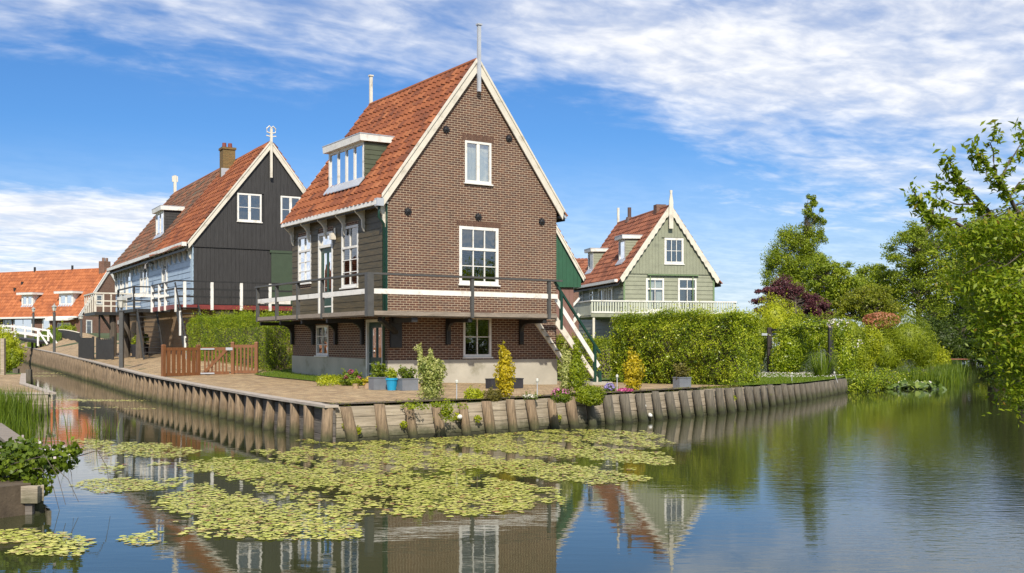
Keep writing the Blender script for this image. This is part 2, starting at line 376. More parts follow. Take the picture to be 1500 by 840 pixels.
def bush(name, label, cat, base, blobs, mats, size, group=None, flowers=None, aspect=.55, shell=.4, amp=.18, parent=None, corefac=.7, shoots=14):
    """blobs: (dx,dy,dz,rx,ry,rz,count[,mat index])"""
    mats = mats if isinstance(mats, list) else [mats]
    ch = []; ex = MB()
    for b in blobs:
        c = np.array(base) + np.array(b[:3]); mi = b[7] if len(b) > 7 else 0
        V, r = blob(c, b[3:6], int(b[6]), size, shell, amp, aspect=aspect); ch.append((V, r, mi))
        if corefac: core(ex, c, b[3:6], mi, corefac)
    if shoots:
        for q in range(shoots):
            b = blobs[random.randrange(len(blobs))]; d = unit(1)[0]; d[2] = abs(d[2]) * .8 + .25; d /= np.linalg.norm(d); c = np.array(base) + np.array(b[:3]) + d * np.array(b[3:6]) * .9; ln = random.uniform(.25, .6) * max(b[3:6]) * .8; mi = b[7] if len(b) > 7 else 0
            t_ = RNG.random(14)[:, None]; dd = d * .6 + np.array([0, 0, .7]) + RNG.normal(size=3) * .25; P_ = c + dd * t_ * ln + RNG.normal(size=(14, 3)) * size * .25; ch.append((leaves_arr(P_, RNG.normal(size=(14, 3)) + [0, 0, .5], size * .9, aspect), RNG.uniform(.45, 1, 14), mi))
    if flowers:
        for b in flowers:
            c = np.array(base) + np.array(b[:3])
            V, r = blob(c, b[3:6], int(b[6]), b[8] if len(b) > 8 else size, .12, .1, aspect=.9); ch.append((V, r, b[7]))
    o = leaf_mesh(name, ch, mats, extra=ex, loc=tuple(base), parent=parent)
    return tag(o, label, cat, group) if parent is None else o
def blades(P, h, w, lean=.25, curve=.4):
    """tapered bent blade: 5-vertex strip as one pentagon pair"""
    k = len(P); a = RNG.uniform(0, 2 * np.pi, k); hh = h * RNG.uniform(.55, 1.15, k)
    sd = np.stack([np.cos(a), np.sin(a), np.zeros(k)], 1) * (w * RNG.uniform(.6, 1.2, k))[:, None] * .5
    la = RNG.uniform(0, 2 * np.pi, k); ld = np.stack([np.cos(la), np.sin(la), np.zeros(k)], 1) * (hh * lean * RNG.uniform(.1, 1.3, k))[:, None]
    z = np.zeros((k, 3)); z[:, 2] = hh
    m = P + z * .6 + ld * curve; t = P + z + ld
    V1 = np.stack([P - sd, P + sd, m + sd * .7, m - sd * .7], 1)
    V2 = np.stack([m - sd * .7, m + sd * .7, t], 1)
    return V1, V2
def in_poly(p, poly):
    x, y = p; c = False; j = len(poly) - 1
    for i in range(len(poly)):
        xi, yi = poly[i][:2]; xj, yj = poly[j][:2]
        if (yi > y) != (yj > y) and x < (xj - xi) * (y - yi) / (yj - yi) + xi: c = not c
        j = i
    return c
def sheet(name, poly, zf, dz, mat, step=2.0, kind='structure', skirt=False):
    poly = [(p[0], p[1]) for p in poly]; pts = []; ed = []
    for i in range(len(poly)):
        a, b = poly[i], poly[(i + 1) % len(poly)]; k = max(1, min(60, int(math.hypot(b[0] - a[0], b[1] - a[1]) / step)))
        for j in range(k): pts.append((a[0] + (b[0] - a[0]) * j / k, a[1] + (b[1] - a[1]) * j / k))
    nb = len(pts); ed = [(i, (i + 1) % nb) for i in range(nb)]
    xs = [p[0] for p in poly]; ys = [p[1] for p in poly]
    y = min(ys)
    while y < max(ys):
        x = min(xs); st = step if y < 70 else step * 3
        while x < max(xs):
            q = (x + random.uniform(-.2, .2) * st, y + random.uniform(-.2, .2) * st)
            if in_poly(q, poly): pts.append(q)
            x += st
        y += st
    v, e, f, *_ = delaunay_2d_cdt([Vector(p) for p in pts], ed, [], 1, 1e-5)
    mb = MB(); mb.v = [(p.x, p.y, zf(p.x, p.y) + dz) for p in v]; mb.f = [tuple(t) for t in f]; mb.m = [0] * len(f)
    if skirt:
        for i in range(nb):
            a, b = pts[i], pts[(i + 1) % nb]; za, zb = zf(*a) + dz, zf(*b) + dz; mb.quadpts([(a[0], a[1], -.95), (b[0], b[1], -.95), (b[0], b[1], zb), (a[0], a[1], za)])
    o = mb.build(name, mat, smooth=not skirt, recalc=False)
    me = o.data
    if len(me.polygons) and sum(p.normal.z for p in me.polygons) < 0: me.flip_normals()
    if kind: o['kind'] = kind
    return o
def wall_panel(mb, outline, holes, fn, thick):
    """wall with openings: fn(a,b,n), n=0 outer face, -thick inner face"""
    pts = [Vector(p) for p in outline]; ed = [(i, (i + 1) % len(outline)) for i in range(len(outline))]
    for (a0, b0, a1, b1) in holes:
        i = len(pts); pts += [Vector(q) for q in ((a0, b0), (a1, b0), (a1, b1), (a0, b1))]; ed += [(i, i + 1), (i + 1, i + 2), (i + 2, i + 3), (i + 3, i)]
    v, e, f, *_ = delaunay_2d_cdt(pts, ed, [], 1, 1e-6)
    for t in f:
        cx = sum(v[i].x for i in t) / len(t); cy = sum(v[i].y for i in t) / len(t)
        if any(h[0] < cx < h[2] and h[1] < cy < h[3] for h in holes): continue
        for n in (0, -thick): mb.quadpts([fn(v[i].x, v[i].y, n) for i in t])
    for (a0, b0, a1, b1) in holes:
        c = [(a0, b0), (a1, b0), (a1, b1), (a0, b1)]
        for i in range(4):
            p, q = c[i], c[(i + 1) % 4]; mb.quadpts([fn(*p, 0), fn(*q, 0), fn(*q, -thick), fn(*p, -thick)])
    return mb
def tiles(name, mat, parent, p0, u, ulen, v, vlen, nrm, tw=.235, ch=.30, amp=.05, flat=False, sag=.0, lift=.05):
    """pantile sheet from eave corner p0, u along the eave, v up the slope"""
    p0, u, v, nrm = Vector(p0), Vector(u), Vector(v), Vector(nrm)
    nc = max(1, round(ulen / tw)); tw = ulen / nc; nr = max(1, round(vlen / ch)); chh = vlen / nr
    prof = [(0, -.25), (.25, -.05), (.5, .4), (.72, .95), (.86, 1.1), (.96, .95)] if not flat else [(0, 0), (.45, .15), (.9, .3)]
    us = [(c + a, amp * b) for c in range(nc) for a, b in prof] + [(nc, 0)]
    rows = []
    for r in range(nr): rows += [(r, lift), (r + .985, .0)]
    verts = []; uvs = []
    for (rv, lf) in rows:
        for (cu, h) in us:
            jit = .006 * math.sin(int(cu) * 12.9 + int(rv) * 78.2)
            p = p0 + u * (cu * tw) + v * (rv * chh) + nrm * (h + lf + jit + .03 * sag * math.sin(cu * .35 + rv * .3)); verts.append(tuple(p)); uvs.append((cu, rv))
    k = len(us); faces = []
    for i in range(len(rows) - 1):
        for j in range(k - 1): faces.append((i * k + j, i * k + j + 1, (i + 1) * k + j + 1, (i + 1) * k + j))
    me = bpy.data.meshes.new(name); me.from_pydata(verts, [], faces); me.materials.append(mat)
    ul = me.uv_layers.new(name='UVMap'); li = np.empty(len(me.loops), dtype=np.int32); me.loops.foreach_get('vertex_index', li)
    # keep each face inside its own tile cell
    UV = np.array(uvs)[li].reshape(-1, 4, 2); mid = UV.mean(1, keepdims=True); UV = mid + (UV - mid) * .9
    ul.data.foreach_set('uv', UV.ravel())
    me.update()
    o = bpy.data.objects.new(name, me); COL.objects.link(o); o.parent = parent
    return o

# ------------------------------------------------------------------ houses
class Frame:
    def __init__(s, o, vpx):
        s.o = Vector(o); d = Vector((vpx - CX, F, 0)).normalized(); s.y = d; s.x = Vector((d.y, -d.x, 0)); s.rz = math.atan2(s.x.y, s.x.x)
    def w(s, p): return s.o + s.x * p[0] + s.y * p[1] + Vector((0, 0, p[2]))
    def hit(s, px, py, axis, c):
        """photo pixel -> point of the local plane axis = c, returned in local coordinates"""
        d = ray(px, py); a = s.x if axis == 'x' else s.y; e = Vector((0, 0, EZ)) - s.o
        t = (c - e.dot(a)) / d.dot(a); p = e + d * t
        return Vector((p.dot(s.x), p.dot(s.y), p.z))
    def rect(s, axis, c, x0, y0, x1, y1):
        xm, ym = (x0 + x1) / 2, (y0 + y1) / 2; k = 0 if axis == 'y' else 1
        a = s.hit(x0, ym, axis, c)[k]; b = s.hit(x1, ym, axis, c)[k]
        return min(a, b), s.hit(xm, y1, axis, c).z, max(a, b), s.hit(xm, y0, axis, c).z
FRONT = lambda off=0.: (lambda a, b, n: (a, off - n, b))
LEFT = lambda off=0.: (lambda a, b, n: (off - n, a, b))
def fbox(mb, fn, a0, b0, n0, a1, b1, n1):
    p, q = Vector(fn(a0, b0, n0)), Vector(fn(a1, b1, n1))
    lo = [min(p[i], q[i]) for i in range(3)]; hi = [max(p[i], q[i]) for i in range(3)]
    return mb.box(*lo, *hi)
def window(parent, fn, r, fw=.07, vert=(), hor=(), transom=None, frame='white', curtain=None, sill=True, proud=.015, sash=None, name='window', lab=None):
    """r=(a0,b0,a1,b1) opening; frame with bars, glass, sill and curtain are sub-parts"""
    a0, b0, a1, b1 = r; mb = MB()
    fbox(mb, fn, a0, b0, -.06, a0 + fw, b1, proud); fbox(mb, fn, a1 - fw, b0, -.06, a1, b1, proud)
    fbox(mb, fn, a0 + fw, b1 - fw, -.06, a1 - fw, b1, proud); fbox(mb, fn, a0 + fw, b0, -.06, a1 - fw, b0 + fw * 1.1, proud)
    ia0, ia1, ib0, ib1 = a0 + fw, a1 - fw, b0 + fw * 1.1, b1 - fw
    tb = None
    if transom:
        tb = ib0 + (ib1 - ib0) * transom; fbox(mb, fn, ia0, tb - fw * .45, -.055, ia1, tb + fw * .45, proud + .01)
    for f in vert:
        x = ia0 + (ia1 - ia0) * f; w = .018 if sash is None else sash; fbox(mb, fn, x - w, ib0, -.05, x + w, ib1, proud - .008)
    for f in hor:
        z = ib0 + (ib1 - ib0) * f; fbox(mb, fn, ia0, z - .014, -.048, ia1, z + .014, proud - .012)
    w = mb.build(name, M[frame], parent)
    if lab: w['label'] = lab
    g = MB(); g.quadpts([fn(ia0, ib0, -.03), fn(ia1, ib0, -.03), fn(ia1, ib1, -.03), fn(ia0, ib1, -.03)]).build('pane', M['glass'], w)
    if sill:
        s_ = MB(); fbox(s_, fn, a0 - .04, b0 - .05, -.02, a1 + .04, b0 - .004, proud + .06); s_.build('sill', M[frame], w)
    if curtain:
        for (c0, c1, d0, d1) in curtain:
            k = 14; cm = MB(); X0 = ia0 + (ia1 - ia0) * c0; X1 = ia0 + (ia1 - ia0) * c1; Z0 = ib0 + (ib1 - ib0) * d0; Z1 = ib0 + (ib1 - ib0) * d1
            for i in range(k):
                xa, xb = X0 + (X1 - X0) * i / k, X0 + (X1 - X0) * (i + 1) / k; na, nb = -.10 - .012 * (i % 2), -.10 - .012 * ((i + 1) % 2)
                cm.quadpts([fn(xa, Z0, na), fn(xb, Z0, nb), fn(xb, Z1, nb), fn(xa, Z1, na)])
            cm.build('curtain', M['curtain'], w)
    return w
def siding(mb, fn, a0, a1, b0, b1, pitch, holes=(), lip=.022, top=None):
    """lapped boards; top(a)->b limits"""
    z = b0
    while z < b1 - .01:
        z2 = min(z + pitch, b1); iv = [(a0, a1)]
        for (h0, g0, h1, g1) in holes:
            if g0 < z2 - .01 and g1 > z + .01:
                nv = []
                for (p, q) in iv:
                    if h1 <= p or h0 >= q: nv.append((p, q)); continue
                    if h0 > p + .01: nv.append((p, h0))
                    if h1 < q - .01: nv.append((h1, q))
                iv = nv
        for (p, q) in iv:
            j = random.uniform(-.002, .002)
            mb.hexa([fn(p, z, 0), fn(q, z, 0), fn(q, z, lip + j), fn(p, z, lip + j), fn(p, z2 - .004, 0), fn(q, z2 - .004, 0), fn(q, z2 - .004, .007), fn(p, z2 - .004, .007)])
        z = z2
    return mb
def vboards(mb, fn, a0, a1, bfun0, bfun1, wd, holes=(), t=.02, gap=.008):
    n = max(1, round((a1 - a0) / wd)); wd = (a1 - a0) / n
    for i in range(n):
        p, q = a0 + i * wd + gap / 2, a0 + (i + 1) * wd - gap / 2; cuts = [(bfun0(p), bfun0(q), bfun1(p), bfun1(q))]
        for (h0, g0, h1, g1) in holes:
            if h0 < q - .02 and h1 > p + .02:
                nc = []
                for (l0, l1, u0, u1) in cuts:
                    if g0 > max(l0, l1) and g0 < min(u0, u1) + 9: nc.append((l0, l1, min(g0, u0), min(g0, u1)))
                    if g1 < min(u0, u1): nc.append((max(g1, l0), max(g1, l1), u0, u1))
                cuts = nc
        tt = t + random.uniform(-.004, .004)
        for (l0, l1, u0, u1) in cuts:
            if min(u0 - l0, u1 - l1) < .01: continue
            mb.hexa([fn(p, l0, 0), fn(q, l1, 0), fn(q, l1, tt), fn(p, l0, tt), fn(p, u0, 0), fn(q, u1, 0), fn(q, u1, tt), fn(p, u0, tt)])
    return mb
def roof_z(W, zE, zA): 
    s = (zA - zE) / (W / 2); return lambda x: zA - s * abs(x - W / 2)
def roof_and_rakes(root, W, Ln, zE, zA, ov, fo, tmat, rakemat, y0=0., back=True, tw=.235, ch=.30, rake=.30, flat=False, scallop=False, sag=0., split=None, tmat2=None, lift=.05):
    rz_ = roof_z(W, zE, zA); s = (zA - zE) / (W / 2); ln = math.hypot(1, s)
    vl = Vector((1 / ln, 0, s / ln)); vr = Vector((-1 / ln, 0, s / ln)); nl = Vector((-s / ln, 0, 1 / ln)); nr = Vector((s / ln, 0, 1 / ln))
    vlen = (W / 2 + ov) * ln
    def run(ya, yb, mt, dl=0):
        p = Vector((-ov, ya, rz_(-ov))) + nl * (.05 + dl); tiles('roof_tiles', mt, root, p, (0, 1, 0), yb - ya, vl, vlen, nl, tw, ch, amp=tw * .21, flat=flat, sag=sag, lift=lift)
        p = Vector((W + ov, yb, rz_(W + ov))) + nr * (.05 + dl); tiles('roof_tiles', mt, root, p, (0, -1, 0), yb - ya, vr, vlen, nr, tw, ch, amp=tw * .21, flat=flat, sag=sag, lift=lift)
    if split: run(y0 - fo, split, tmat, .05); run(split, y0 + Ln + fo, tmat2)
    else: run(y0 - fo, y0 + Ln + fo, tmat)
    d = MB(); t = .10
    for sg in (0, 1):
        X = lambda x: x if sg == 0 else W - x
        a, b = X(-ov), X(W / 2); za, zb = rz_(-ov), zA
        d.prism([(a, za), (b, zb), (b, zb - t), (a, za - t)], lambda p, q, n: (p, n, q), y0 - fo + .02, y0 + Ln + fo - .02)
    d.build('roof_deck', M['black'], root)
    r = MB(); r.tube([(W / 2, y0 - fo, zA + .09), (W / 2, y0 + Ln + fo, zA + .09)], .10, 8).build('ridge_tiles', tmat, root)
    for yy in ([y0 - fo] + ([y0 + Ln + fo + .05] if back else [])):
        for sg in (0, 1):
            X = lambda x: x if sg == 0 else W - x
            up = .17; e0 = -ov * .55 - .06
            pl = [(X(e0), rz_(e0) + up), (X(W / 2 - .001), zA + up + .03), (X(W / 2 - .001), zA + up - rake * ln * .95)]
            if scallop:
                k = 26; x1, x0_ = W / 2 - .05, e0 + .12
                for i in range(k + 1):
                    x = x1 + (x0_ - x1) * i / k; pl.append((X(x), rz_(x) + up - rake * ln * (.95 if i % 2 else .78)))
            else: pl.append((X(e0 + .05), rz_(e0 + .05) + up - rake * ln * .95))
            mb = MB(); mb.prism(pl, lambda p, q, n: (p, n, q), yy - .05, yy)
            if not scallop:
                pl2 = [(X(e0 - .02), rz_(e0 - .02) + up), (X(W / 2 - .001), zA + up + .03), (X(W / 2 - .001), zA + up - .09), (X(e0 - .02), rz_(e0 - .02) + up - .09)]
                mb.prism(pl2, lambda p, q, n: (p, n, q), yy - .085, yy - .052)
            mb.build('bargeboard', M[rakemat], root)
    return rz_
def dormer(root, fr, rz_, pbr, pbl, ptop, over, side, frame='white', win=dict(), slabmat='white', slab=.16, back_add=.05):
    """box dormer in the left slope; photo pixels of the face's lower right, lower left and top right"""
    xd = -.2
    while fr.hit(*pbr, 'x', xd).z > rz_(xd) + .06 and xd < 6: xd += .01
    y0 = fr.hit(*pbr, 'x', xd).y; y1 = fr.hit(*pbl, 'x', xd).y; zb = rz_(xd) + .06; zt = fr.hit(*ptop, 'x', xd).z
    W2 = None
    xb = xd
    while rz_(xb) < zt and xb < xd + 4: xb += .02
    xb += back_add
    d = thing_part('dormer', root)
    fn = LEFT(xd)
    m = MB()
    for yy, sg in ((y0, -1), (y1, 1)):
        k = 0; z = zb - .25
        m = MB(); m.prism([(xd, zb - .25), (xb, zt), (xd, zt)], lambda p, q, n: (p, n, q), yy, yy - sg * .05)
        z = zb
        while z < zt - .02:      # lapped cheek boards
            z2 = min(z + .16, zt); x_at = lambda zz: xd + (zz - zb) / max(zt - zb, .01) * (xb - xd)
            m.hexa([(xd + .03, yy, z), (x_at(z) + .1, yy, z), (x_at(z) + .1, yy + sg * .022, z), (xd + .03, yy + sg * .022, z), (xd + .03, yy, z2 - .004), (x_at(z2) + .1, yy, z2 - .004), (x_at(z2) + .1, yy + sg * .008, z2 - .004), (xd + .03, yy + sg * .008, z2 - .004)])
            z = z2
        m.build('cheek', M[side], d)
    window(d, fn, (y0, zb, y1, zt), sill=False, frame=frame, **win)
    s_ = MB(); oy, ox = over
    s_.hexa([(xd - ox, y0 - oy, zt), (xb + .05, y0 - oy, zt + .02), (xb + .05, y1 + oy, zt + .02), (xd - ox, y1 + oy, zt), (xd - ox - .02, y0 - oy, zt + slab), (xb + .15, y0 - oy, zt + slab + .02), (xb + .15, y1 + oy, zt + slab + .02), (xd - ox - .02, y1 + oy, zt + slab)])
    s_.build('dormer_roof', M[slabmat], d)
    z_ = MB(); z_.box(xd - ox - .03, y0 - oy - .012, zt + slab + .003, xb + .1, y1 + oy + .012, zt + slab + .035).build('roof_edge', M['zinc'], d)
    f = MB(); f.hexa([(xd - .22, y0 - .05, rz_(xd - .22) + .24), (xd, y0 - .05, rz_(xd) + .20), (xd, y1 + .05, rz_(xd) + .20), (xd - .22, y1 + .05, rz_(xd - .22) + .24), (xd - .22, y0 - .05, rz_(xd - .22) + .27), (xd, y0 - .05, rz_(xd) + .26), (xd, y1 + .05, rz_(xd) + .26), (xd - .22, y1 + .05, rz_(xd - .22) + .27)]).build('lead_apron', M['zinc'], d)
    return d
def thing_part(name, parent):
    o = bpy.data.objects.new(name, None); COL.objects.link(o); o.parent = parent; o.empty_display_size = .1; return o
def console(mb, y, x_out, ztop, h, t=.07):
    """curved eave bracket on the left wall"""
    pl = [(0, ztop), (-x_out, ztop), (-x_out, ztop - .10), (-x_out * .82, ztop - .16), (-x_out * .62, ztop - .30 * h), (-x_out * .34, ztop - .48 * h), (-x_out * .30, ztop - .80 * h), (-x_out * .12, ztop - h), (0, ztop - h)]
    return mb.prism(pl, lambda p, q, n: (p, n, q), y - t / 2, y + t / 2)

exec_parts = []
# ================================================================== SETTING
def inset(pts, d):
    out = []
    for i, p in enumerate(pts):
        a = Vector(pts[max(i - 1, 0)]); b = Vector(pts[min(i + 1, len(pts) - 1)]); t = (b - a).normalized()
        out.append((p[0] + t.y * d, p[1] - t.x * d))
    return out
far = [(160, 260), (-160, 260), (-95, 200)]
land = inset(QL, .16)[:0:-1] + [(-3.45, 22.75)] + inset(QR, -.235)[1:] + BANK + far
sheet('ground', land, zland, 0, M['mud'], 2.2, skirt=True)
g = MB(); g.quadpts([(-2500, -300, -.9), (2500, -300, -.9), (2500, 4000, -.9), (-2500, 4000, -.9)]); tag(g.build('terrain', M['mud']), kind='structure')
# water
def watermat():
    m, n, b = newmat('canal water'); co = n.new('ShaderNodeNewGeometry').outputs['Position']; x, y, z = n.sep(co)
    b.inputs['Base Color'].default_value = (.038, .044, .017, 1); b.inputs['Roughness'].default_value = .02; b.inputs['IOR'].default_value = 1.39
    big = n.noise(co, .05, 3, .5)
    # wind-ruffled stretch to the right of the sheltered corner
    gust = n.math('MULTIPLY', n.rng(n.math('ADD', n.math('SUBTRACT', x, n.math('MULTIPLY', y, .115)), n.math('MULTIPLY', n.math('SUBTRACT', big, .5), 8)), .6, 3.6), n.rng(y, 40, 18))
    r1 = n.noise(n.scale(co, (1.1, 3.0, 1)), 1.3, 3, .5); r2 = n.noise(n.scale(co, (1.3, 3.2, 1)), 3.6, 3, .5)
    h = n.math('ADD', n.math('MULTIPLY', r1, n.math('ADD', .0028, n.math('MULTIPLY', gust, .003))), n.math('MULTIPLY', r2, n.math('ADD', .0006, n.math('MULTIPLY', gust, .0062))))
    nd = n.new('ShaderNodeBump'); n.put(nd.inputs['Height'], h); nd.inputs['Strength'].default_value = 1; nd.inputs['Distance'].default_value = .55
    n.l.new(nd.outputs[0], b.inputs['Normal']); return m
w = MB()
w.quadpts([(-260, -60, 0), (260, -60, 0), (260, 320, 0), (-260, 320, 0)]); tag(w.build('water', watermat()), kind='structure')

# paved quay, lawn patches (each lies a few centimetres above the soil)
ql_in = inset(QL, .18)
path_poly = [(-3.35, 22.75)] + ql_in[1:] + [(-62, 152), (-55.5, 139), (-41.5, 108), (-27.5, 83.5), (-17.8, 66), (-15.5, 56), (-12.2, 49.2), (-8.9, 43.5), (-2, 46), (4.5, 40.2), (7.2, 35.2), (6.1, 33.2), (4.9, 31.2), (2.9, 28.9), (.9, 26.8), (-.35, 25.6), (-1.45, 24.5)]
sheet('paved_path', path_poly, zland, .035, M['paving'], 1.2)
bed = inset(QR[:6], -.25) + inset(QR[:6], -.78)[::-1]
sheet('soil_bed', bed, zland, .062, M['soil'], .5)
G2 = lambda x, y: tuple(G(x, y))[:2]
lawn1 = [G2(372, 551), G2(432, 541), G2(540, 559), G2(533, 567), G2(470, 562)]
sheet('lawn', lawn1, zland, .065, M['grassbase'], .7)
lawn2 = inset(QR[6:], -.30) + [(16.8, 53), (15.5, 56.5), (11, 56.5), (7, 45), (6.5, 37), (7.0, 34.9)]
sheet('lawn', lawn2, zland, .06, M['grassbase'], 1.0)
lawn3 = [(-3, 47), (3.2, 44.5), (4.2, 41.5), (5.2, 40), (9, 50), (6, 62), (-4, 60)]
sheet('lawn', lawn3, zland, .06, M['grassbase'], 1.5)
lawn4 = [(-17.2, 61.5), (-24.4, 75), (-22, 80), (-16, 66)]
sheet('lawn', lawn4, zland, .075, M['grassbase'], 1.5)
def grass_on(poly, k, h, w, name, dz=.05, mat='grass', lean=.4, label=None):
    xs = [p[0] for p in poly]; ys = [p[1] for p in poly]; P = []
    while len(P) < k:
        q = (random.uniform(min(xs), max(xs)), random.uniform(min(ys), max(ys)))
        if in_poly(q, poly): P.append((q[0], q[1], zland(*q) + dz))
    P = np.array(P); V1, V2 = blades(P, h, w, lean); r = np.clip(RNG.normal(.5, .22, k), 0, 1)
    return tag(leaf_mesh(name, [(V1, r, 0), (V2, r, 0)], L[mat]), label, 'grass' if label else None, kind='stuff')
grass_on(lawn1, 9000, .09, .012, 'grass', label='short lawn grass on the bank beside the brick house')
grass_on(lawn2, 30000, .10, .016, 'grass', label='mown lawn grass along the right hand end of the quay')
grass_on(lawn4, 4000, .18, .03, 'grass', label='patch of grass under the balcony of the blue boarded house')
# daisies scattered over the right lawn
P = []
while len(P) < 900:
    q = (random.uniform(6, 17), random.uniform(36, 56.5))
    if in_poly(q, lawn2) and q[1] > 44: P.append((q[0], q[1], zland(*q) + .16))
V = leaves_arr(np.array(P), np.tile([0, -.4, 1.], (len(P), 1)), .055, .9, 0)
tag(leaf_mesh('daisies', [(V, RNG.random(len(P)), 0)], L['white']), 'white daisies scattered through the lawn by the ivy arch', 'flowers', kind='stuff')

# ================================================================== BRICK HOUSE
BW, BL = 6.48, 7.8
B = Frame((-3.88, 33.6, .70), -290)
bh = thing('brick_house', 'tall brown brick house with steep orange tiled roof and wooden gallery at the quay corner', 'house', B.o, B.rz)
zE, zA = 6.16, 10.55
brz = roof_z(BW, zE, zA)
FR = lambda *a: B.rect('y', 0, *a)
LR = lambda *a: B.rect('x', 0, *a)
w_top, w_mid, w_low = FR(681, 208, 719.5, 269), FR(672.5, 333, 730, 417), FR(678.5, 465, 719.5, 523)
lw1, lw2, ldr = LR(437, 346, 456, 415), LR(500.5, 331, 525, 421), LR(467, 341, 488, 458)
ldr = (ldr[0], 2.33, ldr[2], ldr[3]); llw, lld = LR(463.5, 477, 481, 521), LR(537, 468, 562, 560); lld = (max(.16, lld[0]), .06, lld[2], lld[3])
mb = MB()
wall_panel(mb, [(0, .82), (BW, .82), (BW, zE), (BW / 2, zA - .06), (0, zE)], [w_top, w_mid, w_low], FRONT(), .28)
wall_panel(mb, [(0, -.1), (BL, -.1), (BL, zE - .05), (.0, zE - .05)], [lw1, lw2, ldr, llw, lld], LEFT(.004), .28)
mb.box(BW - .25, .3, -.1, BW - .003, BL, zE - .05)
mb.prism([(0.3, -.1), (BW - .3, -.1), (BW - .3, zE), (BW / 2, zA - .3), (.3, zE)], lambda a, b, n: (a, n, b), BL - .25, BL)
mb.build('wall', M['brick'], bh, recalc=False)
p = MB(); wall_panel(p, [(-.02, -.25), (BW + .02, -.25), (BW + .02, .83), (-.02, .83)], [], FRONT(-.025), .3)
wall_panel(p, [(.0, -.25), (lld[0] - .01, -.25), (lld[0] - .01, .83), (.0, .83)], [], LEFT(-.025), .2)
wall_panel(p, [(lld[2] + .01, -.25), (BL, -.25), (BL, .92), (lld[2] + .01, .86)], [], LEFT(-.025), .2)
p.build('plinth', M['concrete'], bh, recalc=False)
s_ = MB(); siding(s_, LEFT(), .16, BL, 2.34, zE - .12, .205, [(h[0] - .02, h[1] - .03, h[2] + .02, h[3] + .02) for h in (lw1, lw2, ldr)]); s_.build('siding', M['siding'], bh)
c = MB(); c.box(-.035, -.0, 2.34, -.001, .16, zE - .1).build('corner_board', M['dkgreen'], bh)
roof_and_rakes(bh, BW, BL, zE, zA, .34, .07, M['tile'], 'cream', rake=.27, sag=.4, tw=.31, ch=.34, lift=.04)
window(bh, FRONT(), w_top, .075, vert=(.5,), sash=.055, curtain=[(0, .46, .0, 1), (.54, 1, .0, 1)])
wm = window(bh, FRONT(), w_mid, .10, vert=(1 / 3, 2 / 3), hor=(.29,), transom=.62, curtain=[(0, 1, .66, 1), ])
window(bh, FRONT(), w_low, .075, vert=(.5,), hor=(.5,))
window(bh, LEFT(), lw1, .08, vert=(.5,), hor=(.22, .44), transom=.70)
window(bh, LEFT(), lw2, .085, vert=(.5,), hor=(.22, .44), transom=.66)
window(bh, LEFT(), llw, .075, vert=(.5,), hor=(.33, .66))
for nm, r, lab in (('door', ldr, 'narrow dark upper door with arched glass and transom'), ('door', lld, 'dark ground floor door with two tall panes and white frame')):
    a0, b0, a1, b1 = r; up = b0 > 1; m = MB(); fn = LEFT()
    fw = .09
    tz = b1 - .52 if up else b1 - fw
    for q in ((a0, b0, a0 + fw, b1), (a1 - fw, b0, a1, b1), (a0 + fw, b1 - fw, a1 - fw, b1)): fbox(m, fn, q[0], q[1], -.08, q[2], q[3], .03)
    if up: fbox(m, fn, a0 + fw, tz, -.07, a1 - fw, tz + .09, .03)
    dr = MB(); d0, d1 = a0 + fw, a1 - fw
    fbox(dr, fn, d0, b0, -.10, d1, b0 + .85, -.05); fbox(dr, fn, d0, b0 + .85, -.10, d0 + .13, tz, -.05); fbox(dr, fn, d1 - .13, b0 + .85, -.10, d1, tz, -.05)
    fbox(dr, fn, d0 + .13, tz - .18, -.10, d1 - .13, tz, -.05); mid = (d0 + d1) / 2; fbox(dr, fn, mid - .035, b0 + .85, -.10, mid + .035, tz - .18, -.05)
    D = dr.build('door', M['dkgreen'], bh); D['label'] = lab
    m.build('frame', M['white'], D)
    gl = MB(); gl.quadpts([fn(d0 + .13, b0 + .85, -.08), fn(d1 - .13, b0 + .85, -.08), fn(d1 - .13, tz - .18, -.08), fn(d0 + .13, tz - .18, -.08)])
    if up: gl.quadpts([fn(d0, tz + .09, -.05), fn(d1, tz + .09, -.05), fn(d1, b1 - fw, -.05), fn(d0, b1 - fw, -.05)])
    gl.build('pane', M['glass'], D)
    tr = MB(); 
    for q in ((.30, .34), (.62, .66)): fbox(tr, fn, d0 + .03, b0 + q[0], -.045, d1 - .03, b0 + q[1], -.035)
    tr.build('panel_trim', M['white'], D)
    h = MB(); h.tube([fn(d1 - .07, b0 + 1.0, -.05), fn(d1 - .07, b0 + 1.0, .02), fn(d1 - .17, b0 + 1.0, .02)], .014, 6); h.build('handle', M['steel'], D)
l_ = MB(); q = B.hit(487, 347, 'x', -.12); l_.box(-.2, q.y - .09, q.z - .1, -.03, q.y + .09, q.z + .12); l_.box(-.05, q.y - .05, q.z - .02, -.0, q.y + .05, q.z + .3); l_.build('wall_lamp', M['cream'], bh)
for k_, (fx, hh) in enumerate(((.22, .30), (.55, .38), (.8, .26))):
    pw_ = B.w((w_mid[0] + (w_mid[2] - w_mid[0]) * fx, .33, w_mid[1] + .12)); bush('house_plant', ['small', 'tallest', 'round'][k_] + ' green house plant behind the middle gable window', 'plant', tuple(pw_), [(0, 0, hh * .6, .15, .12, hh * .55, 160)], L['privet'], .08, corefac=.3, shoots=4)
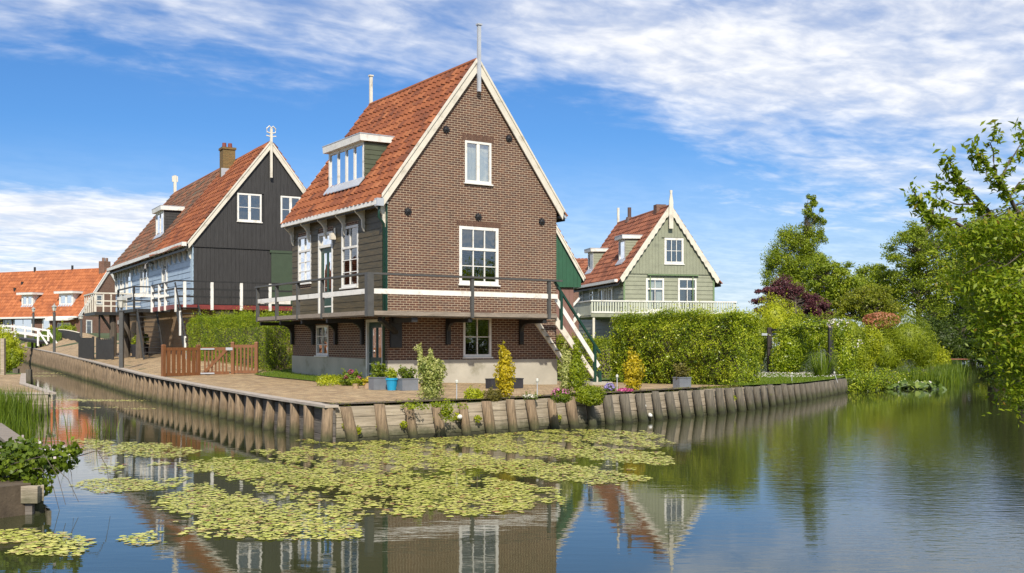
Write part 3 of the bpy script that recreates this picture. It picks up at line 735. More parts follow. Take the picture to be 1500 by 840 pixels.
# soldier course above each front window
lintm = paint('lintel bricks', (.115, .062, .042), .85, .35, 9)
for r in (w_top, w_mid, w_low):
    sc = MB(); k = max(4, round((r[2] - r[0] + .2) / .075))
    for i in range(k):
        x0 = r[0] - .1 + (r[2] - r[0] + .2) * i / k; sc.box(x0 + .006, -.006, r[3] + .01, x0 + (r[2] - r[0] + .2) / k - .006, .05, r[3] + .20)
    sc.build('lintel_course', lintm, bh)
# iron wall anchors
for px, py in ((597, 310), (653, 190), (745, 203), (700, 318), (793, 325)):
    q = B.hit(px, py, 'y', 0); a = MB()
    a.tube([(q.x, -.02, q.z), (q.x, -.05, q.z), (q.x, -.085, q.z)], [.075, .065, .03], 10)
    for k in range(8):
        t = k * math.pi / 4; a.bar((q.x, -.045, q.z), (q.x + .125 * math.cos(t), -.03, q.z + .125 * math.sin(t)), .045, .03, (0, 1, 0))
    a.build('wall_anchor', M['iron'], bh)
# gutter on curved consoles, downpipe
gt = MB(); gt.box(-.44, -.06, 5.66, -.26, BL + .05, 5.80); gt.box(-.26, -.05, 5.72, .0, BL, 5.75); gt.build('gutter', M['white'], bh)
for i in range(6):
    y = .12 + i * (BL - .25) / 5; cb = MB(); console(cb, y, .36, 5.715, .72); cb.build('eave_bracket', M['cream'], bh)
dp = MB(); dp.box(-.43, -.14, 5.62, -.2, .06, 5.86); dp.build('rainwater_head', M['zinc'], bh)
dp = MB(); dp.tube([(-.3, -.02, 5.62), (-.28, .06, 5.3), (-.09, .10, 5.1), (-.09, .10, .0)], .045, 8); dp.build('downpipe', M['dkgreen'], bh, smooth=True)
gb = MB(); gb.box(BW + .2, -.04, 5.70, BW + .42, BL, 5.85).build('gutter', M['zinc'], bh)
for yy, lab in ((-.12, 1), (BL + .1, 0)):
    f = MB(); f.box(BW / 2 - .055, yy - .1, zA - .95, BW / 2 + .055, yy - .01 + (.0), zA + 1.22); f.box(BW / 2 - .085, yy - .13, zA + 1.22, BW / 2 + .085, yy + .02, zA + 1.27); f.build('finial', M['zinc'] if lab else M['cream'], bh)
dormer(bh, B, brz, (533, 268), (482, 285), (533, 207), (.12, .18), 'dormgreen', win=dict(fw=.09, vert=(.25, .5, .75), sash=.045), slab=.22)
# gallery
PF, PL, DZ = 1.5, 1.38, 2.32
XE = 5.42
dk = MB()
k = 26
for i in range(int((XE + PL) / .145)):
    x0 = -PL + i * .145; dk.box(x0 + .004, -PF, DZ - .035, x0 + .141, -.03, DZ)
for i in range(int(BL / .145)):
    y0 = -.02 + i * .145; dk.box(-PL, y0 + .004, DZ - .035, -.04, y0 + .141, DZ)
gal = dk.build('gallery_deck', M['deckwood'], bh)
ed = MB(); ed.box(-PL, -PF - .03, DZ - .13, XE, -PF - .002, DZ - .005); ed.box(-PL - .03, -PF - .03, DZ - .13, -PL - .002, BL, DZ - .005)
ed.box(-PL, -PF + .05, DZ - .17, XE, -PF + .15, DZ - .037); ed.box(-PL + .05, -PF + .16, DZ - .17, -PL + .15, BL, DZ - .037); ed.box(XE - .1, -PF + .16, DZ - .17, XE, -.03, DZ - .037)
ed.build('edge_board', M['deckwood'], gal)
pf = [B.hit(x, 435, 'y', -PF).x for x in (690.5, 803)]
posts = [(-PL, -PF, .20), (pf[0], -PF, .10), (pf[1], -PF, .10)] + [(-PL, B.hit(x, 440, 'x', -PL).y, .10) for x in (471.5, 436, 405)] + [(-PL, BL - .05, .10)]
for x, y, s in posts:
    pm = MB(); pm.box(x - s / 2, y - s / 2 - .04, DZ - .17, x + s / 2, y + s / 2 - .04, DZ + 1.06); pm.build('railing_post', M['grey'], gal)
rl = MB(); rl.box(-PL - .08, -PF - .12, DZ + 1.062, XE + .15, -PF + .03, DZ + 1.12); rl.box(-PL - .08, -PF + .032, DZ + 1.062, -PL + .07, BL, DZ + 1.12); rl.build('handrail', M['grey'], gal)
rl = MB(); rl.box(-PL + .1, -PF - .058, DZ + .50, XE, -PF - .022, DZ + .65); rl.box(-PL - .018, -PF + .1, DZ + .50, -PL + .018, BL, DZ + .65); rl.box(-PL + .02, BL - .05, DZ + .5, -.1, BL - .01, DZ + .65); rl.build('middle_rail', M['white'], gal)
for x in [B.hit(px, 480, 'y', 0).x for px in (655, 762)] :
    bm_ = MB(); bm_.box(x - .075, -.11, DZ - 1.0, x + .075, -.03, DZ - .17); bm_.box(x - .07, -PF + .05, DZ - .30, x + .07, -.11, DZ - .175)
    bm_.prism([(-.11, DZ - .55), (-.11, DZ - .30), (-.36, DZ - .30), (-.22, DZ - .36), (-.15, DZ - .44)], lambda a, b, n: (n, a, b), x - .05, x + .05)
    for q in range(3): bm_.tube([(x, -.11, DZ - .9 + q * .12), (x, -.135, DZ - .9 + q * .12)], .025, 6)
    bm_.build('gallery_bracket', M['black'], bh)
bm_ = MB()
bm_.box(.05, -.16, DZ - 1.1, .42, -.03, DZ - .18); bm_.box(.10, -PF + .1, DZ - .32, .30, -.16, DZ - .18)
bm_.bar((.2, -.2, DZ - .62), (-.9, -PF + .25, DZ - .24), .12, .12); bm_.build('gallery_bracket', M['black'], bh)
for px in (430.5, 461, 494, 533):
    y = B.hit(px, 480, 'x', 0).y; bm_ = MB(); bm_.box(-.12, y - .06, DZ - 1.0, -.02, y + .06, DZ - .17); bm_.box(-PL + .08, y - .06, DZ - .30, -.12, y + .06, DZ - .175)
    bm_.prism([(-.12, DZ - .58), (-.12, DZ - .30), (-.40, DZ - .30), (-.26, DZ - .36), (-.17, DZ - .45)], lambda a, b, n: (a, n, b), y - .05, y + .05); bm_.build('gallery_bracket', M['black'], bh)
# outside stair at the gallery's end
st = thing_part('stair', bh); X0, Z0, X1, Z1 = XE + .02, DZ - .12, XE + 1.75, .02
for y, hgt in ((-.22, .20), (-1.40, .24)):
    m = MB(); m.prism([(X0, Z0 + .1), (X0, Z0 - hgt), (X1 - .02, Z1), (X1 + .16, Z1)], lambda a, b, n: (a, n, b), y - .03, y + .03); m.build('stringer', M['cream'], st)
tr = MB()
for i in range(9):
    f = (i + .5) / 9; x = X0 + (X1 - X0) * f; z = Z0 + (Z1 - Z0) * f; tr.box(x - .06, -1.36, z, x + .06, -.26, z + .024)
tr.build('treads', M['grey'], st)
hr = MB(); hr.bar((X0 - .05, -1.42, DZ + 1.06), (X1 + .1, -1.42, Z1 + 1.02), .07, .07)
for f in (.12, .93):
    x = X0 + (X1 - X0) * f; z = Z0 + (Z1 - Z0) * f; hr.box(x - .045, -1.47, z - .1, x + .045, -1.38, z + 1.12)
hr.box(X1 + .02, -1.47, -.02, X1 + .14, -1.37, .42); hr.build('handrail', M['dkgreen'], st)
m = MB(); m.bar((X0, -1.42, DZ + .50), (X1 + .05, -1.42, Z1 + .56), .04, .15); m.build('middle_rail', M['white'], st)
m = MB(); m.box(X1 - .35, -1.6, -.04, X1 + .5, -.05, .06); m.build('base_slab', M['concrete'], st)

# ================================================================== BLUE / BLACK HOUSE
KW, KL = 7.9, 21.5
K = Frame((-16.0, 54.0, 1.30), -160)
kh = thing('boarded_house', 'long boarded house with black gable and pale blue side behind the hedge', 'house', K.o, K.rz)
kE = K.hit(284, 349, 'y', 0).z; kA = K.hit(395, 212, 'y', 0).z; kD = K.hit(350, 449, 'y', 0).z
krz = roof_z(KW, kE, kA)
KF = lambda *a: K.rect('y', 0, *a)
KS = lambda *a: K.rect('x', 0, *a)
kw1, kw2 = KF(347.5, 284, 383, 325), KF(411, 288, 440, 328); kmid = K.hit(300, 361, 'y', 0).z
sl = [KS(238, 374, 245, 415), KS(206, 385, 217, 431), KS(185, 392, 193, 433), KS(176.5, 392, 181, 431), KS(169.5, 396, 173, 430)]
mb = MB()
wall_panel(mb, [(0, kD), (KW, kD), (KW, kE), (KW / 2, kA - .1), (0, kE)], [kw1, kw2], FRONT(.03), .25)
wall_panel(mb, [(0, kD), (KL, kD), (KL, kE - .05), (0, kE - .05)], sl, LEFT(.03), .25)
mb.box(KW - .25, .3, kD, KW - .03, KL, kE - .05); mb.prism([(.3, kD), (KW - .3, kD), (KW - .3, kE), (KW / 2, kA - .3), (.3, kE)], lambda a, b, n: (a, n, b), KL - .25, KL)
mb.build('wall', M['black'], kh, recalc=False)
mb = MB(); lowd = KF(316, 455, 347, 520); 
wall_panel(mb, [(.25, -.4), (KW - .2, -.4), (KW - .2, kD), (.25, kD)], [], FRONT(.25), .25); wall_panel(mb, [(.25, -.4), (KL, -.4), (KL, kD), (.25, kD)], [], LEFT(.25), .25); mb.box(KW - .5, .5, -.4, KW - .2, KL, kD)
mb.build('lower_wall', M['brickyellow'], kh, recalc=False)
v = MB(); vboards(v, FRONT(.03), .02, KW - .02, lambda x: kmid, lambda x: krz(x) - .12, .21, [(r[0] - .03, r[1] - .03, r[2] + .03, r[3] + .03) for r in (kw1, kw2)], .045)
vboards(v, FRONT(.03), .02, KW - .02, lambda x: kD, lambda x: kmid - .02, .21, (), .025); v.box(-.0, -.05, kmid - .045, KW, -.01, kmid - .005)
v.build('gable_boards', M['blackboard'], kh)
s_ = MB(); siding(s_, LEFT(.03), .0, KL, kD, kE - .3, .29, [(h[0] - .02, h[1] - .03, h[2] + .02, h[3] + .02) for h in sl], .03); s_.build('siding', M['blueboard'], kh)
m = MB(); m.box(-.03, .0, kD, .0, .42, kE - .32); m.build('corner_board', paint('corner board blue', (.36, .48, .58), .4, .06), kh)
roof_and_rakes(kh, KW, KL, kE, kA, .42, .10, M['tile'], 'cream', rake=.26, split=7.6, tmat2=M['tileold'], tw=.34, ch=.38, sag=.8, lift=.055)
window(kh, FRONT(-.01), kw1, .085, vert=(.5,), sash=.07, hor=(.5,), curtain=[(0, .47, 0, 1), (.53, 1, 0, 1)])
window(kh, FRONT(-.01), kw2, .085, vert=(.5,), sash=.07, hor=(.5,), curtain=[(0, .47, 0, 1), (.53, 1, 0, 1)])
for i, r in enumerate(sl): window(kh, LEFT(), r, .11, vert=(.5,) if i == 1 else (), hor=(.5,), curtain=[(0, 1, 0, 1)], proud=.05)
sh = KF(397, 372, 450, 447); m = MB(); m.box(sh[0], -.06, kD + .05, sh[2], -.018, sh[3]); m.box(sh[0] - .08, -.09, sh[3] + .003, sh[2] + .08, -.03, sh[3] + .14); m.build('roller_shutter', M['shutter'], kh)
gt = MB(); gt.box(-.56, -.1, kE - .42, -.34, KL + .05, kE - .22); gt.box(-.34, -.05, kE - .30, .0, KL, kE - .26); gt.build('gutter', M['white'], kh)
for i in range(19):
    y = .35 + i * (KL - .6) / 18; cb = MB(); console(cb, y, .46, kE - .31, .72, .09); cb.build('eave_bracket', M['cream'], kh)
for px, py in ((226, 384), (231, 376)):
    q = K.hit(px, py, 'x', 0); hk = MB(); hk.tube([(-.02, q.y, q.z + .25), (-.14, q.y, q.z + .2), (-.14, q.y, q.z - .2), (-.24, q.y + .1, q.z - .25), (-.26, q.y + .12, q.z - .05)], .035, 6); hk.build('boat_hook', M['white'], kh)
q = K.hit(228, 388, 'x', 0); lm = MB(); lm.tube([(-.0, q.y, q.z), (-.35, q.y, q.z + .15), (-.55, q.y, q.z)], .03, 6); lm.tube([(-.55, q.y, q.z), (-.55, q.y, q.z - .25)], [.06, .16], 8); lm.build('wall_lamp', M['iron'], kh)
# chimney, finials
cx, cy, cz = K.hit(340, 243, 'x', KW / 2 - .35); ch = MB(); ch.box(KW / 2 - .95, cy - .3, kA - 1.6, KW / 2 - .25, cy + .4, kA + .58); ch.box(KW / 2 - 1.0, cy - .35, kA + .58, KW / 2 - .2, cy + .45, kA + .70); C_ = ch.build('chimney', brickmat('mossy chimney brick', (.18, .11, .045), (.12, .08, .03), (.22, .19, .08)), kh)
for dx in (-.78, -.45):
    m = MB(); m.tube([(KW / 2 + dx, cy + .05, kA + .7), (KW / 2 + dx, cy + .05, kA + .98)], [.13, .11], 8); m.build('chimney_pot', paint('clay flue pot', (.2, .05, .035), .7), C_)
ld = MB(); ld.box(KW / 2 - 1.05, cy - .34, kA - 1.6, KW / 2 - .24, cy - .305, kA - .5); ld.build('flashing', M['zinc'], C_)
f = MB(); f.box(KW / 2 - .06, -.25, kA - 1.75, KW / 2 + .06, -.16, kA + .8)
for sg in (-1, 1):
    f.tube([(KW / 2 + sg * .02, -.2, kA + .55), (KW / 2 + sg * .22, -.2, kA + .60), (KW / 2 + sg * .24, -.2, kA + .78), (KW / 2 + sg * .10, -.2, kA + .92), (KW / 2, -.2, kA + .82)], .035, 6); f.bar((KW / 2, -.2, kA + .38), (KW / 2 + sg * .26, -.2, kA + .42), .05, .05)
f.build('finial', M['cream'], kh)
f = MB(); f.box(KW / 2 - .09, KL + .05, kA - .4, KW / 2 + .09, KL + .2, kA + 1.35); f.box(KW / 2 - .2, KL + .09, kA + .9, KW / 2 + .2, KL + .16, kA + 1.3); f.build('finial', M['cream'], kh)
dormer(kh, K, krz, (240, 345), (228.5, 350), (240, 308), (.15, .2), 'blackboard', win=dict(fw=.12, vert=(.5,), sash=.05), slab=.24)
# lower storey joinery
for r in (KF(318, 456, 346, 474), KF(417, 452, 437, 468)): window(kh, FRONT(.24), (r[0], max(r[1], .4), r[2], min(r[3], kD - .15)), .18, vert=(.5,), frame='cream', sill=False)
# front veranda
vP = 1.15; vL = 1.1
dk = MB()
for i in range(int((KW + vL) / .15)):
    x0 = -vL + i * .15; dk.box(x0, -vP, kD - .06, x0 + .145, -.03, kD - .02)
for i in range(int(4.2 / .15)):
    y0 = -.02 + i * .15; dk.box(-vL, y0, kD - .06, -.03, y0 + .145, kD - .02)
ver = dk.build('veranda_deck', M['deckwood'], kh)
m = MB(); m.box(-vL, -vP - .04, kD - .22, KW, -vP - .003, kD); m.box(-vL - .04, -vP - .04, kD - .22, -vL - .003, 4.2, kD); m.build('edge_board', M['redoxide'], ver)
for (x, y) in [(K.hit(px, 430, 'y', -vP).x, -vP - .05) for px in (270, 310, 353, 395)] + [(-vL - .05, y) for y in (.9, 2.3, 4.1)]:
    m = MB(); m.box(x - .07, y - .05, kD - .25, x + .07, y + .05, kD + 1.12); m.build('railing_post', M['white'], ver)
m = MB(); m.box(-vL - .08, -vP - .1, kD + 1.12, KW, -vP, kD + 1.18); m.box(-vL - .1, -vP, kD + 1.12, -vL, 4.15, kD + 1.18)
for z in (.35, .72): m.box(-vL, -vP - .07, kD + z, KW, -vP - .03, kD + z + .09); m.box(-vL - .07, -vP, kD + z, -vL - .03, 4.1, kD + z + .09)
m.build('handrail', M['black'], ver)
# open ladder stair down to the path
ks = thing_part('stair', kh); z0, z1 = kD - .05, K.o.z * 0 - .12
ya, yb = -vP - .05, -vP - 2.35; xs0, xs1 = -vL + .0, -vL + 1.05
for x in (xs0, xs1):
    m = MB(); m.bar((x, ya, z0), (x, yb, z1), .06, .24); m.build('stringer', M['black'], ks)
m = MB()
for i in range(10):
    f_ = (i + .5) / 10; y = ya + (yb - ya) * f_; z = z0 + (z1 - z0) * f_; m.box(xs0 + .03, y - .12, z, xs1 - .03, y + .12, z + .045)
m.build('treads', M['black'], ks)
m = MB(); m.bar((xs0 - .05, ya, z0 + 1.1), (xs0 - .05, yb, z1 + 1.0), .06, .08); m.build('handrail', M['black'], ks)
for f_ in (.08, .5, .94):
    y = ya + (yb - ya) * f_; z = z0 + (z1 - z0) * f_; m = MB(); m.box(xs0 - .11, y - .06, z - .1, xs0 - .035, y + .06, z + 1.08); m.build('baluster', M['white'], ks)
# side landing with black rails on posts, second ladder and far balcony
m = MB(); 
y0, y1 = 5.0, 9.6; m.box(-1.9, y0, kD - .2, -.03, y1, kD - .04); lnd = m.build('side_landing', M['black'], kh)
m = MB()
for (x, y) in ((-1.9, y0), (-1.9, y1), (-.9, y0)): m.box(x - .05, y - .05, kD - .2, x + .05, y + .05, kD + 1.15)
for z in (.35, 1.1): m.box(-1.94, y0, kD + z, -1.86, y1, kD + z + .07); m.box(-1.9, y0 - .04, kD + z, -.1, y0 + .03, kD + z + .07)
m.build('railing', M['black'], lnd)
m = MB(); m.box(-1.97, y0 + .1, kD + .58, -1.93, y1, kD + .74); m.box(-1.9, y0 - .08, kD + .58, -.1, y0 - .045, kD + .74); m.build('middle_rail', M['white'], lnd)
m = MB()
for x in (-1.75, -.75): m.bar((x, y0, kD - .1), (x, y0 - 1.9, -.1), .06, .2)
for i in range(10):
    f_ = (i + .5) / 10; m.box(-1.75, y0 - 1.9 * f_ - .1, kD - .1 - f_ * kD, -.75, y0 - 1.9 * f_ + .1, kD - .06 - f_ * kD)
m.build('ladder', M['black'], lnd)
for (x, y) in ((-1.55, 9.2), (-1.6, 13.2), (-1.5, 5.6)):
    m = MB(); m.tube([(x, y, -.6), (x + .04, y, kD * .5), (x, y, kD - .2)], [.24, .21, .19], 9); m.build('support_trunk', M['bark'], kh)
m = MB(); m.bar((-1.55, 9.2, kD * .45), (-2.4, 6.5, kD - .75), .18, .22); m.build('brace', M['grey'], kh)
by0, by1 = 12.6, 16.5; bxl = K.hit(139, 448, 'y', by0).x; print('balcony', bxl); m = MB(); m.box(bxl, by0, kD - .2, -.03, by1, kD - .02); bal = m.build('balcony', M['black'], kh)
m = MB(); m.box(bxl - .06, by0 - .06, kD + 1.05, bxl + .06, by1, kD + 1.13); m.box(bxl + .06, by0 - .06, kD + 1.05, -.1, by0 + .06, kD + 1.13)
for i in range(6): m.box(bxl + i * abs(bxl) / 6.2, by0 - .03, kD - .02, bxl + .08 + i * abs(bxl) / 6.2, by0 + .03, kD + 1.05)
for i in range(6): m.box(bxl - .03, by0 + .1 + i * .72, kD - .02, bxl + .03, by0 + .2 + i * .72, kD + 1.05)
for z in (.3, .6): m.box(bxl + .02, by0 - .02, kD + z, -.1, by0 + .02, kD + z + .07)
m.build('railing', M['cream'], bal)
m = MB(); m.bar((bxl + 1.1, by0 + .6, kD - 1.2), (bxl + .4, by0 + .3, kD - .2), .12, .12); m.tube([(bxl + .3, by0 + .3, -.4), (bxl + .3, by0 + .3, kD - .2)], .05, 6); m.build('brace', M['black'], bal)

# ================================================================== GREEN HOUSE
SW, SL = 5.45, 8.6
S = Frame((6.2, 60.0, .9), 380)
sh_ = thing('green_house', 'sage green boarded house with red tiled roof and balcony behind the ivy hedge', 'house', S.o, S.rz)
sE = S.hit(913, 403, 'y', 0).z; sA = S.hit(987.5, 305, 'y', 0).z; sD = S.hit(980, 461, 'y', 0).z; sM = S.hit(980, 402, 'y', 0).z
srz = roof_z(SW, sE, sA); SF = lambda *a: S.rect('y', 0, *a); SS = lambda *a: S.rect('x', 0, *a)
sw1, sw2, sw3 = SF(973, 349, 1001, 387), SF(946, 408, 972.5, 456), SF(993, 408, 1020, 456)
sl = [SS(892, 411, 898, 447), SS(877, 413, 884, 447), SS(885, 413, 890, 447), SS(864, 424, 870, 448), SS(849, 426, 854, 456)]
mb = MB(); wall_panel(mb, [(0, -.3), (SW, -.3), (SW, sE), (SW / 2, sA - .08), (0, sE)], [sw1, sw2, sw3], FRONT(.02), .22); wall_panel(mb, [(0, -.3), (SL, -.3), (SL, sE - .05), (0, sE - .05)], sl, LEFT(.02), .22)
mb.box(SW - .22, .25, -.3, SW - .02, SL, sE - .05); mb.prism([(.3, -.3), (SW - .3, -.3), (SW - .3, sE), (SW / 2, sA - .3), (.3, sE)], lambda a, b, n: (a, n, b), SL - .25, SL); mb.build('wall', M['greenboard'], sh_, recalc=False)
v = MB(); vboards(v, FRONT(.0), .0, SW, lambda x: sM, lambda x: srz(x) - .1, .19, [(r[0] - .02, r[1] - .02, r[2] + .02, r[3] + .02) for r in (sw1,)], .05); v.build('gable_boards', M['greenboard'], sh_)
s_ = MB(); hs = [(r[0] - .02, r[1] - .02, r[2] + .02, r[3] + .02) for r in (sw2, sw3)]
siding(s_, FRONT(.02), .0, SW, sD - 1.5, sM - .02, .24, hs, .035); siding(s_, LEFT(.02), .0, SL, sD - 1.5, sE - .1, .24, [(r[0] - .02, r[1] - .02, r[2] + .02, r[3] + .02) for r in sl], .035); s_.build('siding', M['greenboard'], sh_)
m = MB()
for x in (.0, SW - .09): m.box(x, -.05, sD - 1.4, x + .09, .01, sM)
m.box(1.4, -.14, sM - .08, SW - 1.0, -.05, sM - .02); m.box(1.55, -.08, sM - 1.5, 1.6, -.03, sM - .09); m.box(SW - 1.35, -.08, sM - 1.5, SW - 1.3, -.03, sM - .09); m.build('trim', paint('green trim', (.16, .24, .12), .5), sh_)
roof_and_rakes(sh_, SW, SL, sE, sA, .35, .16, M['tilered'], 'cream', rake=.30, tw=.3, ch=.36, scallop=True, sag=.5)
dark = 'white'
window(sh_, FRONT(-.03), sw1, .12, vert=(.33, .66), hor=(.5,), curtain=[(0, 1, 0, 1)])
for r in (sw2, sw3): window(sh_, FRONT(-.02), r, .10, vert=(.5,), transom=.70, curtain=[(0, .38, 0, .68), (.62, 1, 0, .68), (0, 1, .74, 1)])
for r in sl: window(sh_, LEFT(), r, .12, transom=.7, curtain=[(0, 1, 0, .6)], proud=.05)
gt = MB(); gt.box(-.55, -.1, sE - .40, -.36, SL, sE - .24); gt.build('gutter', M['white'], sh_)
f = MB(); f.prism([(SW / 2 - .12, sA - 1.2), (SW / 2 + .12, sA - 1.2), (SW / 2 + .12, sA + .3), (SW / 2 + .05, sA + .75), (SW / 2 + .07, sA + .95), (SW / 2 - .07, sA + .95), (SW / 2 - .05, sA + .75), (SW / 2 - .12, sA + .3)], lambda a, b, n: (a, n, b), -.32, -.24); f.build('finial', M['cream'], sh_)
f = MB(); f.box(SW / 2 - .07, SL + .2, sA - .3, SW / 2 + .07, SL + .3, sA + 1.1); f.build('finial', M['cream'], sh_)
dormer(sh_, S, srz, (915.7, 384), (906.5, 388), (915.7, 350), (.14, .2), 'greenboard', win=dict(fw=.12), slab=.2)
dormer(sh_, S, srz, (869, 398), (861.5, 402), (869, 369), (.14, .2), 'greenboard', win=dict(fw=.12), slab=.2)
q = S.hit(922, 325, 'x', SW / 2); m = MB(); m.tube([(SW / 2, q.y, sA - .1), (SW / 2, q.y, sA + .25)], [.32, .2], 8); m.tube([(SW / 2, q.y, sA + .25), (SW / 2, q.y, sA + .85)], .12, 8); m.build('chimney', M['tilered'] if 0 else paint('dark flue', (.1, .06, .05), .7), sh_)
m = MB(); m.box(SW / 2 - .3, 1.2, sA - .4, SW / 2 + .3, 1.7, sA + .35); m.build('chimney', M['brickfar'], sh_)
# balcony of thin balusters round the front
m = MB(); bx0, bx1, by = -2.3, SW + .7, -1.4; m.box(bx0, by, sD - .2, bx1, -.05, sD); m.box(bx0, -.04, sD - .2, -.1, 5.2, sD); bal = m.build('balcony', M['greenboard'], sh_)
m = MB(); zt = S.hit(980, 441, 'y', by).z; m.box(bx0 - .05, by - .06, zt - .07, bx1, by + .06, zt); m.box(bx0 - .06, by + .06, zt - .07, bx0 + .06, 5.2, zt); m.box(bx0, by - .03, sD + .02, bx1, by + .02, sD + .10); m.build('handrail', M['white'], bal)
m = MB()
k = int((bx1 - bx0) / .15)
for i in range(k): x = bx0 + i * .15; m.box(x, by - .02, sD + .10, x + .085, by + .005, zt - .075)
for i in range(44): y = by + .1 + i * .15; m.box(bx0 - .01, y, sD - .1, bx0 + .015, y + .142, zt - .075)
for i in range(5): x = bx0 + i * (bx1 - bx0 - .1) / 4; m.box(x, by + .02, sD - .15, x + .1, by + .1, zt - .075)
m.build('balusters', paint('pale balcony slats', (.52, .55, .45), .5, .1), bal)
# posts carrying the balcony and a narrow white stair on its left
m = MB()
for i in range(4): x = bx0 + .1 + i * (bx1 - bx0 - .3) / 3; m.box(x, by + .05, -.3, x + .12, by + .17, sD - .2)
m.build('support_posts', M['cream'], bal)
m = MB(); m.bar((bx0 - .1, 1.4, sD), (bx0 - 2.6, 1.2, 0), .06, .2); m.bar((bx0 - .1, .5, sD), (bx0 - 2.6, .3, 0), .06, .2); m.bar((bx0 - .1, .5, sD + .9), (bx0 - 2.6, .3, .9), .05, .1); m.build('stair', M['white'], sh_)

# ================================================================== DARK GREEN NEIGHBOUR behind the brick house
NW, NL = 6.4, 8.0
Nn = Frame((-3.2, 48.0, .9), -230); Nn.x = Vector((.992, .12, 0)).normalized(); Nn.y = Vector((-.12, .992, 0)).normalized(); Nn.rz = math.atan2(Nn.x.y, Nn.x.x)
nh = thing('green_gabled_house', 'bottle green gabled house half hidden behind the brick house', 'house', Nn.o, Nn.rz)
nE = Nn.hit(853, 404, 'y', 0).z; nA = nE + 3.2 * 1.75; nM = Nn.hit(830, 421, 'y', 0).z; nrz = roof_z(NW, nE, nA)
mb = MB(); mb.prism([(0.02, nM), (NW - .02, nM), (NW - .02, nE), (NW / 2, nA - .1), (.02, nE)], lambda a, b, n: (a, n, b), 0.02, .25); mb.box(.03, .25, nM, .2, NL, nE); mb.box(NW - .2, .25, nM, NW - .03, NL, nE); mb.build('wall', M['bottle'], nh)
v = MB(); vboards(v, FRONT(.02), .02, NW - .02, lambda x: nM, lambda x: nrz(x) - .1, .17, (), .03); v.build('gable_boards', M['bottle'], nh)
mb = MB(); wd = paint('pinkish brown lower boards', (.20, .105, .085), .7, .15); vboards(mb, FRONT(.15), .1, NW - .35, lambda x: -.3, lambda x: nM, .2, (), .03); mb.box(.15, .2, -.3, NW - .4, NL, nM); mb.build('lower_wall', wd, nh)
roof_and_rakes(nh, NW, NL, nE, nA, .12, .1, M['tile'], 'cream', rake=.16)
fh = Frame((4.5, 88.0, .8), 700)
ro = thing('distant_house', 'small red tiled house glimpsed between the brick and sage green houses', 'house', fh.o, fh.rz)
oE, oA = fh.hit(846, 402, 'y', 0).z, fh.hit(858, 376, 'y', 0).z
mb = MB(); mb.box(.1, .1, 0, 5.9, 9, oE); mb.build('wall', M['brickfar'], ro); 
sR = (oA - oE) / 4; u_ = Vector((0, 1, 0))
tiles('roof_tiles', M['tilered'], ro, (-.3, -.2, oE - .2), (1, 0, 0), 6.6, Vector((0, .72, .69)), math.hypot(4, oA - oE) * .55, Vector((0, -.69, .72)), .3, .36)
m = MB(); m.bar((4.6 - 3.2, -.3, oE - .1), (6.2 - 3.2, 2.6, oA + .4), .15, .3); m.build('bargeboard', M['white'], ro)

# ================================================================== ORANGE-ROOFED TERRACE far left
o_ = Vector(((117 - CX) / F * 150, 150, 3.4)); O = Frame(o_, 0)
O.x = Vector((.45, .893, 0)).normalized(); O.y = Vector((-O.x.y, O.x.x, 0)); O.rz = math.atan2(O.x.y, O.x.x)
oh = thing('terrace_house', 'long low brick house with bright orange roof beyond the white bridge', 'house', O.o, O.rz)
OW, OL = 10.2, 30.0
oE = O.hit(116, 461, 'x', 0).z + .15; oA = O.hit(156, 394, 'y', 0).z; orz = roof_z(OW, oE, oA)
osl = [O.rect('x', 0, *r) for r in ((84, 473, 103, 488), (62, 466, 73, 491), (20, 466, 47, 489), (5, 466, 17, 484))]; ogl = [O.rect('y', 0, *r) for r in ((126, 469, 135, 490), (141, 432, 150, 446))]
mb = MB(); wall_panel(mb, [(0, -1.5), (OW, -1.5), (OW, oE), (OW / 2, oA - .1), (0, oE)], ogl, FRONT(), .3); wall_panel(mb, [(0, -1.5), (OL, -1.5), (OL, oE - .05), (0, oE - .05)], osl, LEFT(), .3); mb.box(OW - .3, .3, -1.5, OW, OL, oE - .05); mb.prism([(.3, -1), (OW - .3, -1), (OW - .3, oE), (OW / 2, oA - .3), (.3, oE)], lambda a, b, n: (a, n, b), OL - .3, OL); mb.build('wall', M['brickfar'], oh, recalc=False)
roof_and_rakes(oh, OW, OL, oE, oA, .5, .1, M['tilefar'], 'white', rake=.42, tw=.5, ch=.62, back=False)
for i, r in enumerate(osl): window(oh, LEFT(), r, .16, vert=(.5,) if i != 1 else (), curtain=[(0, 1, .55, 1)])
for r in ogl: window(oh, FRONT(), r, .16, hor=(.6,), curtain=[(0, 1, .3, 1)])
gt = MB(); gt.box(-.8, -.1, oE - .62, -.5, OL, oE - .38); gt.build('gutter', M['white'], oh)
q = O.rect('x', 0, 80, 463, 113, 468); m = MB(); m.hexa([(-1.6, q[0], q[1] - .2), (-.01, q[0], q[1] + .1), (-.01, q[2], q[1] + .1), (-1.6, q[2], q[1] - .2), (-1.6, q[0], q[1] + .15), (-.01, q[0], q[1] + .45), (-.01, q[2], q[1] + .45), (-1.6, q[2], q[1] + .15)]); m.build('awning', M['white'], oh)
dormer(oh, O, orz, (48.3, 449), (31.7, 449.5), (48.3, 432), (.5, .5), 'white', win=dict(fw=.3, vert=(.5,), sash=.18), slab=.3)
dormer(oh, O, orz, (107, 448), (86.7, 449), (107, 430), (.5, .5), 'white', win=dict(fw=.3, vert=(.5,), sash=.18), slab=.3)
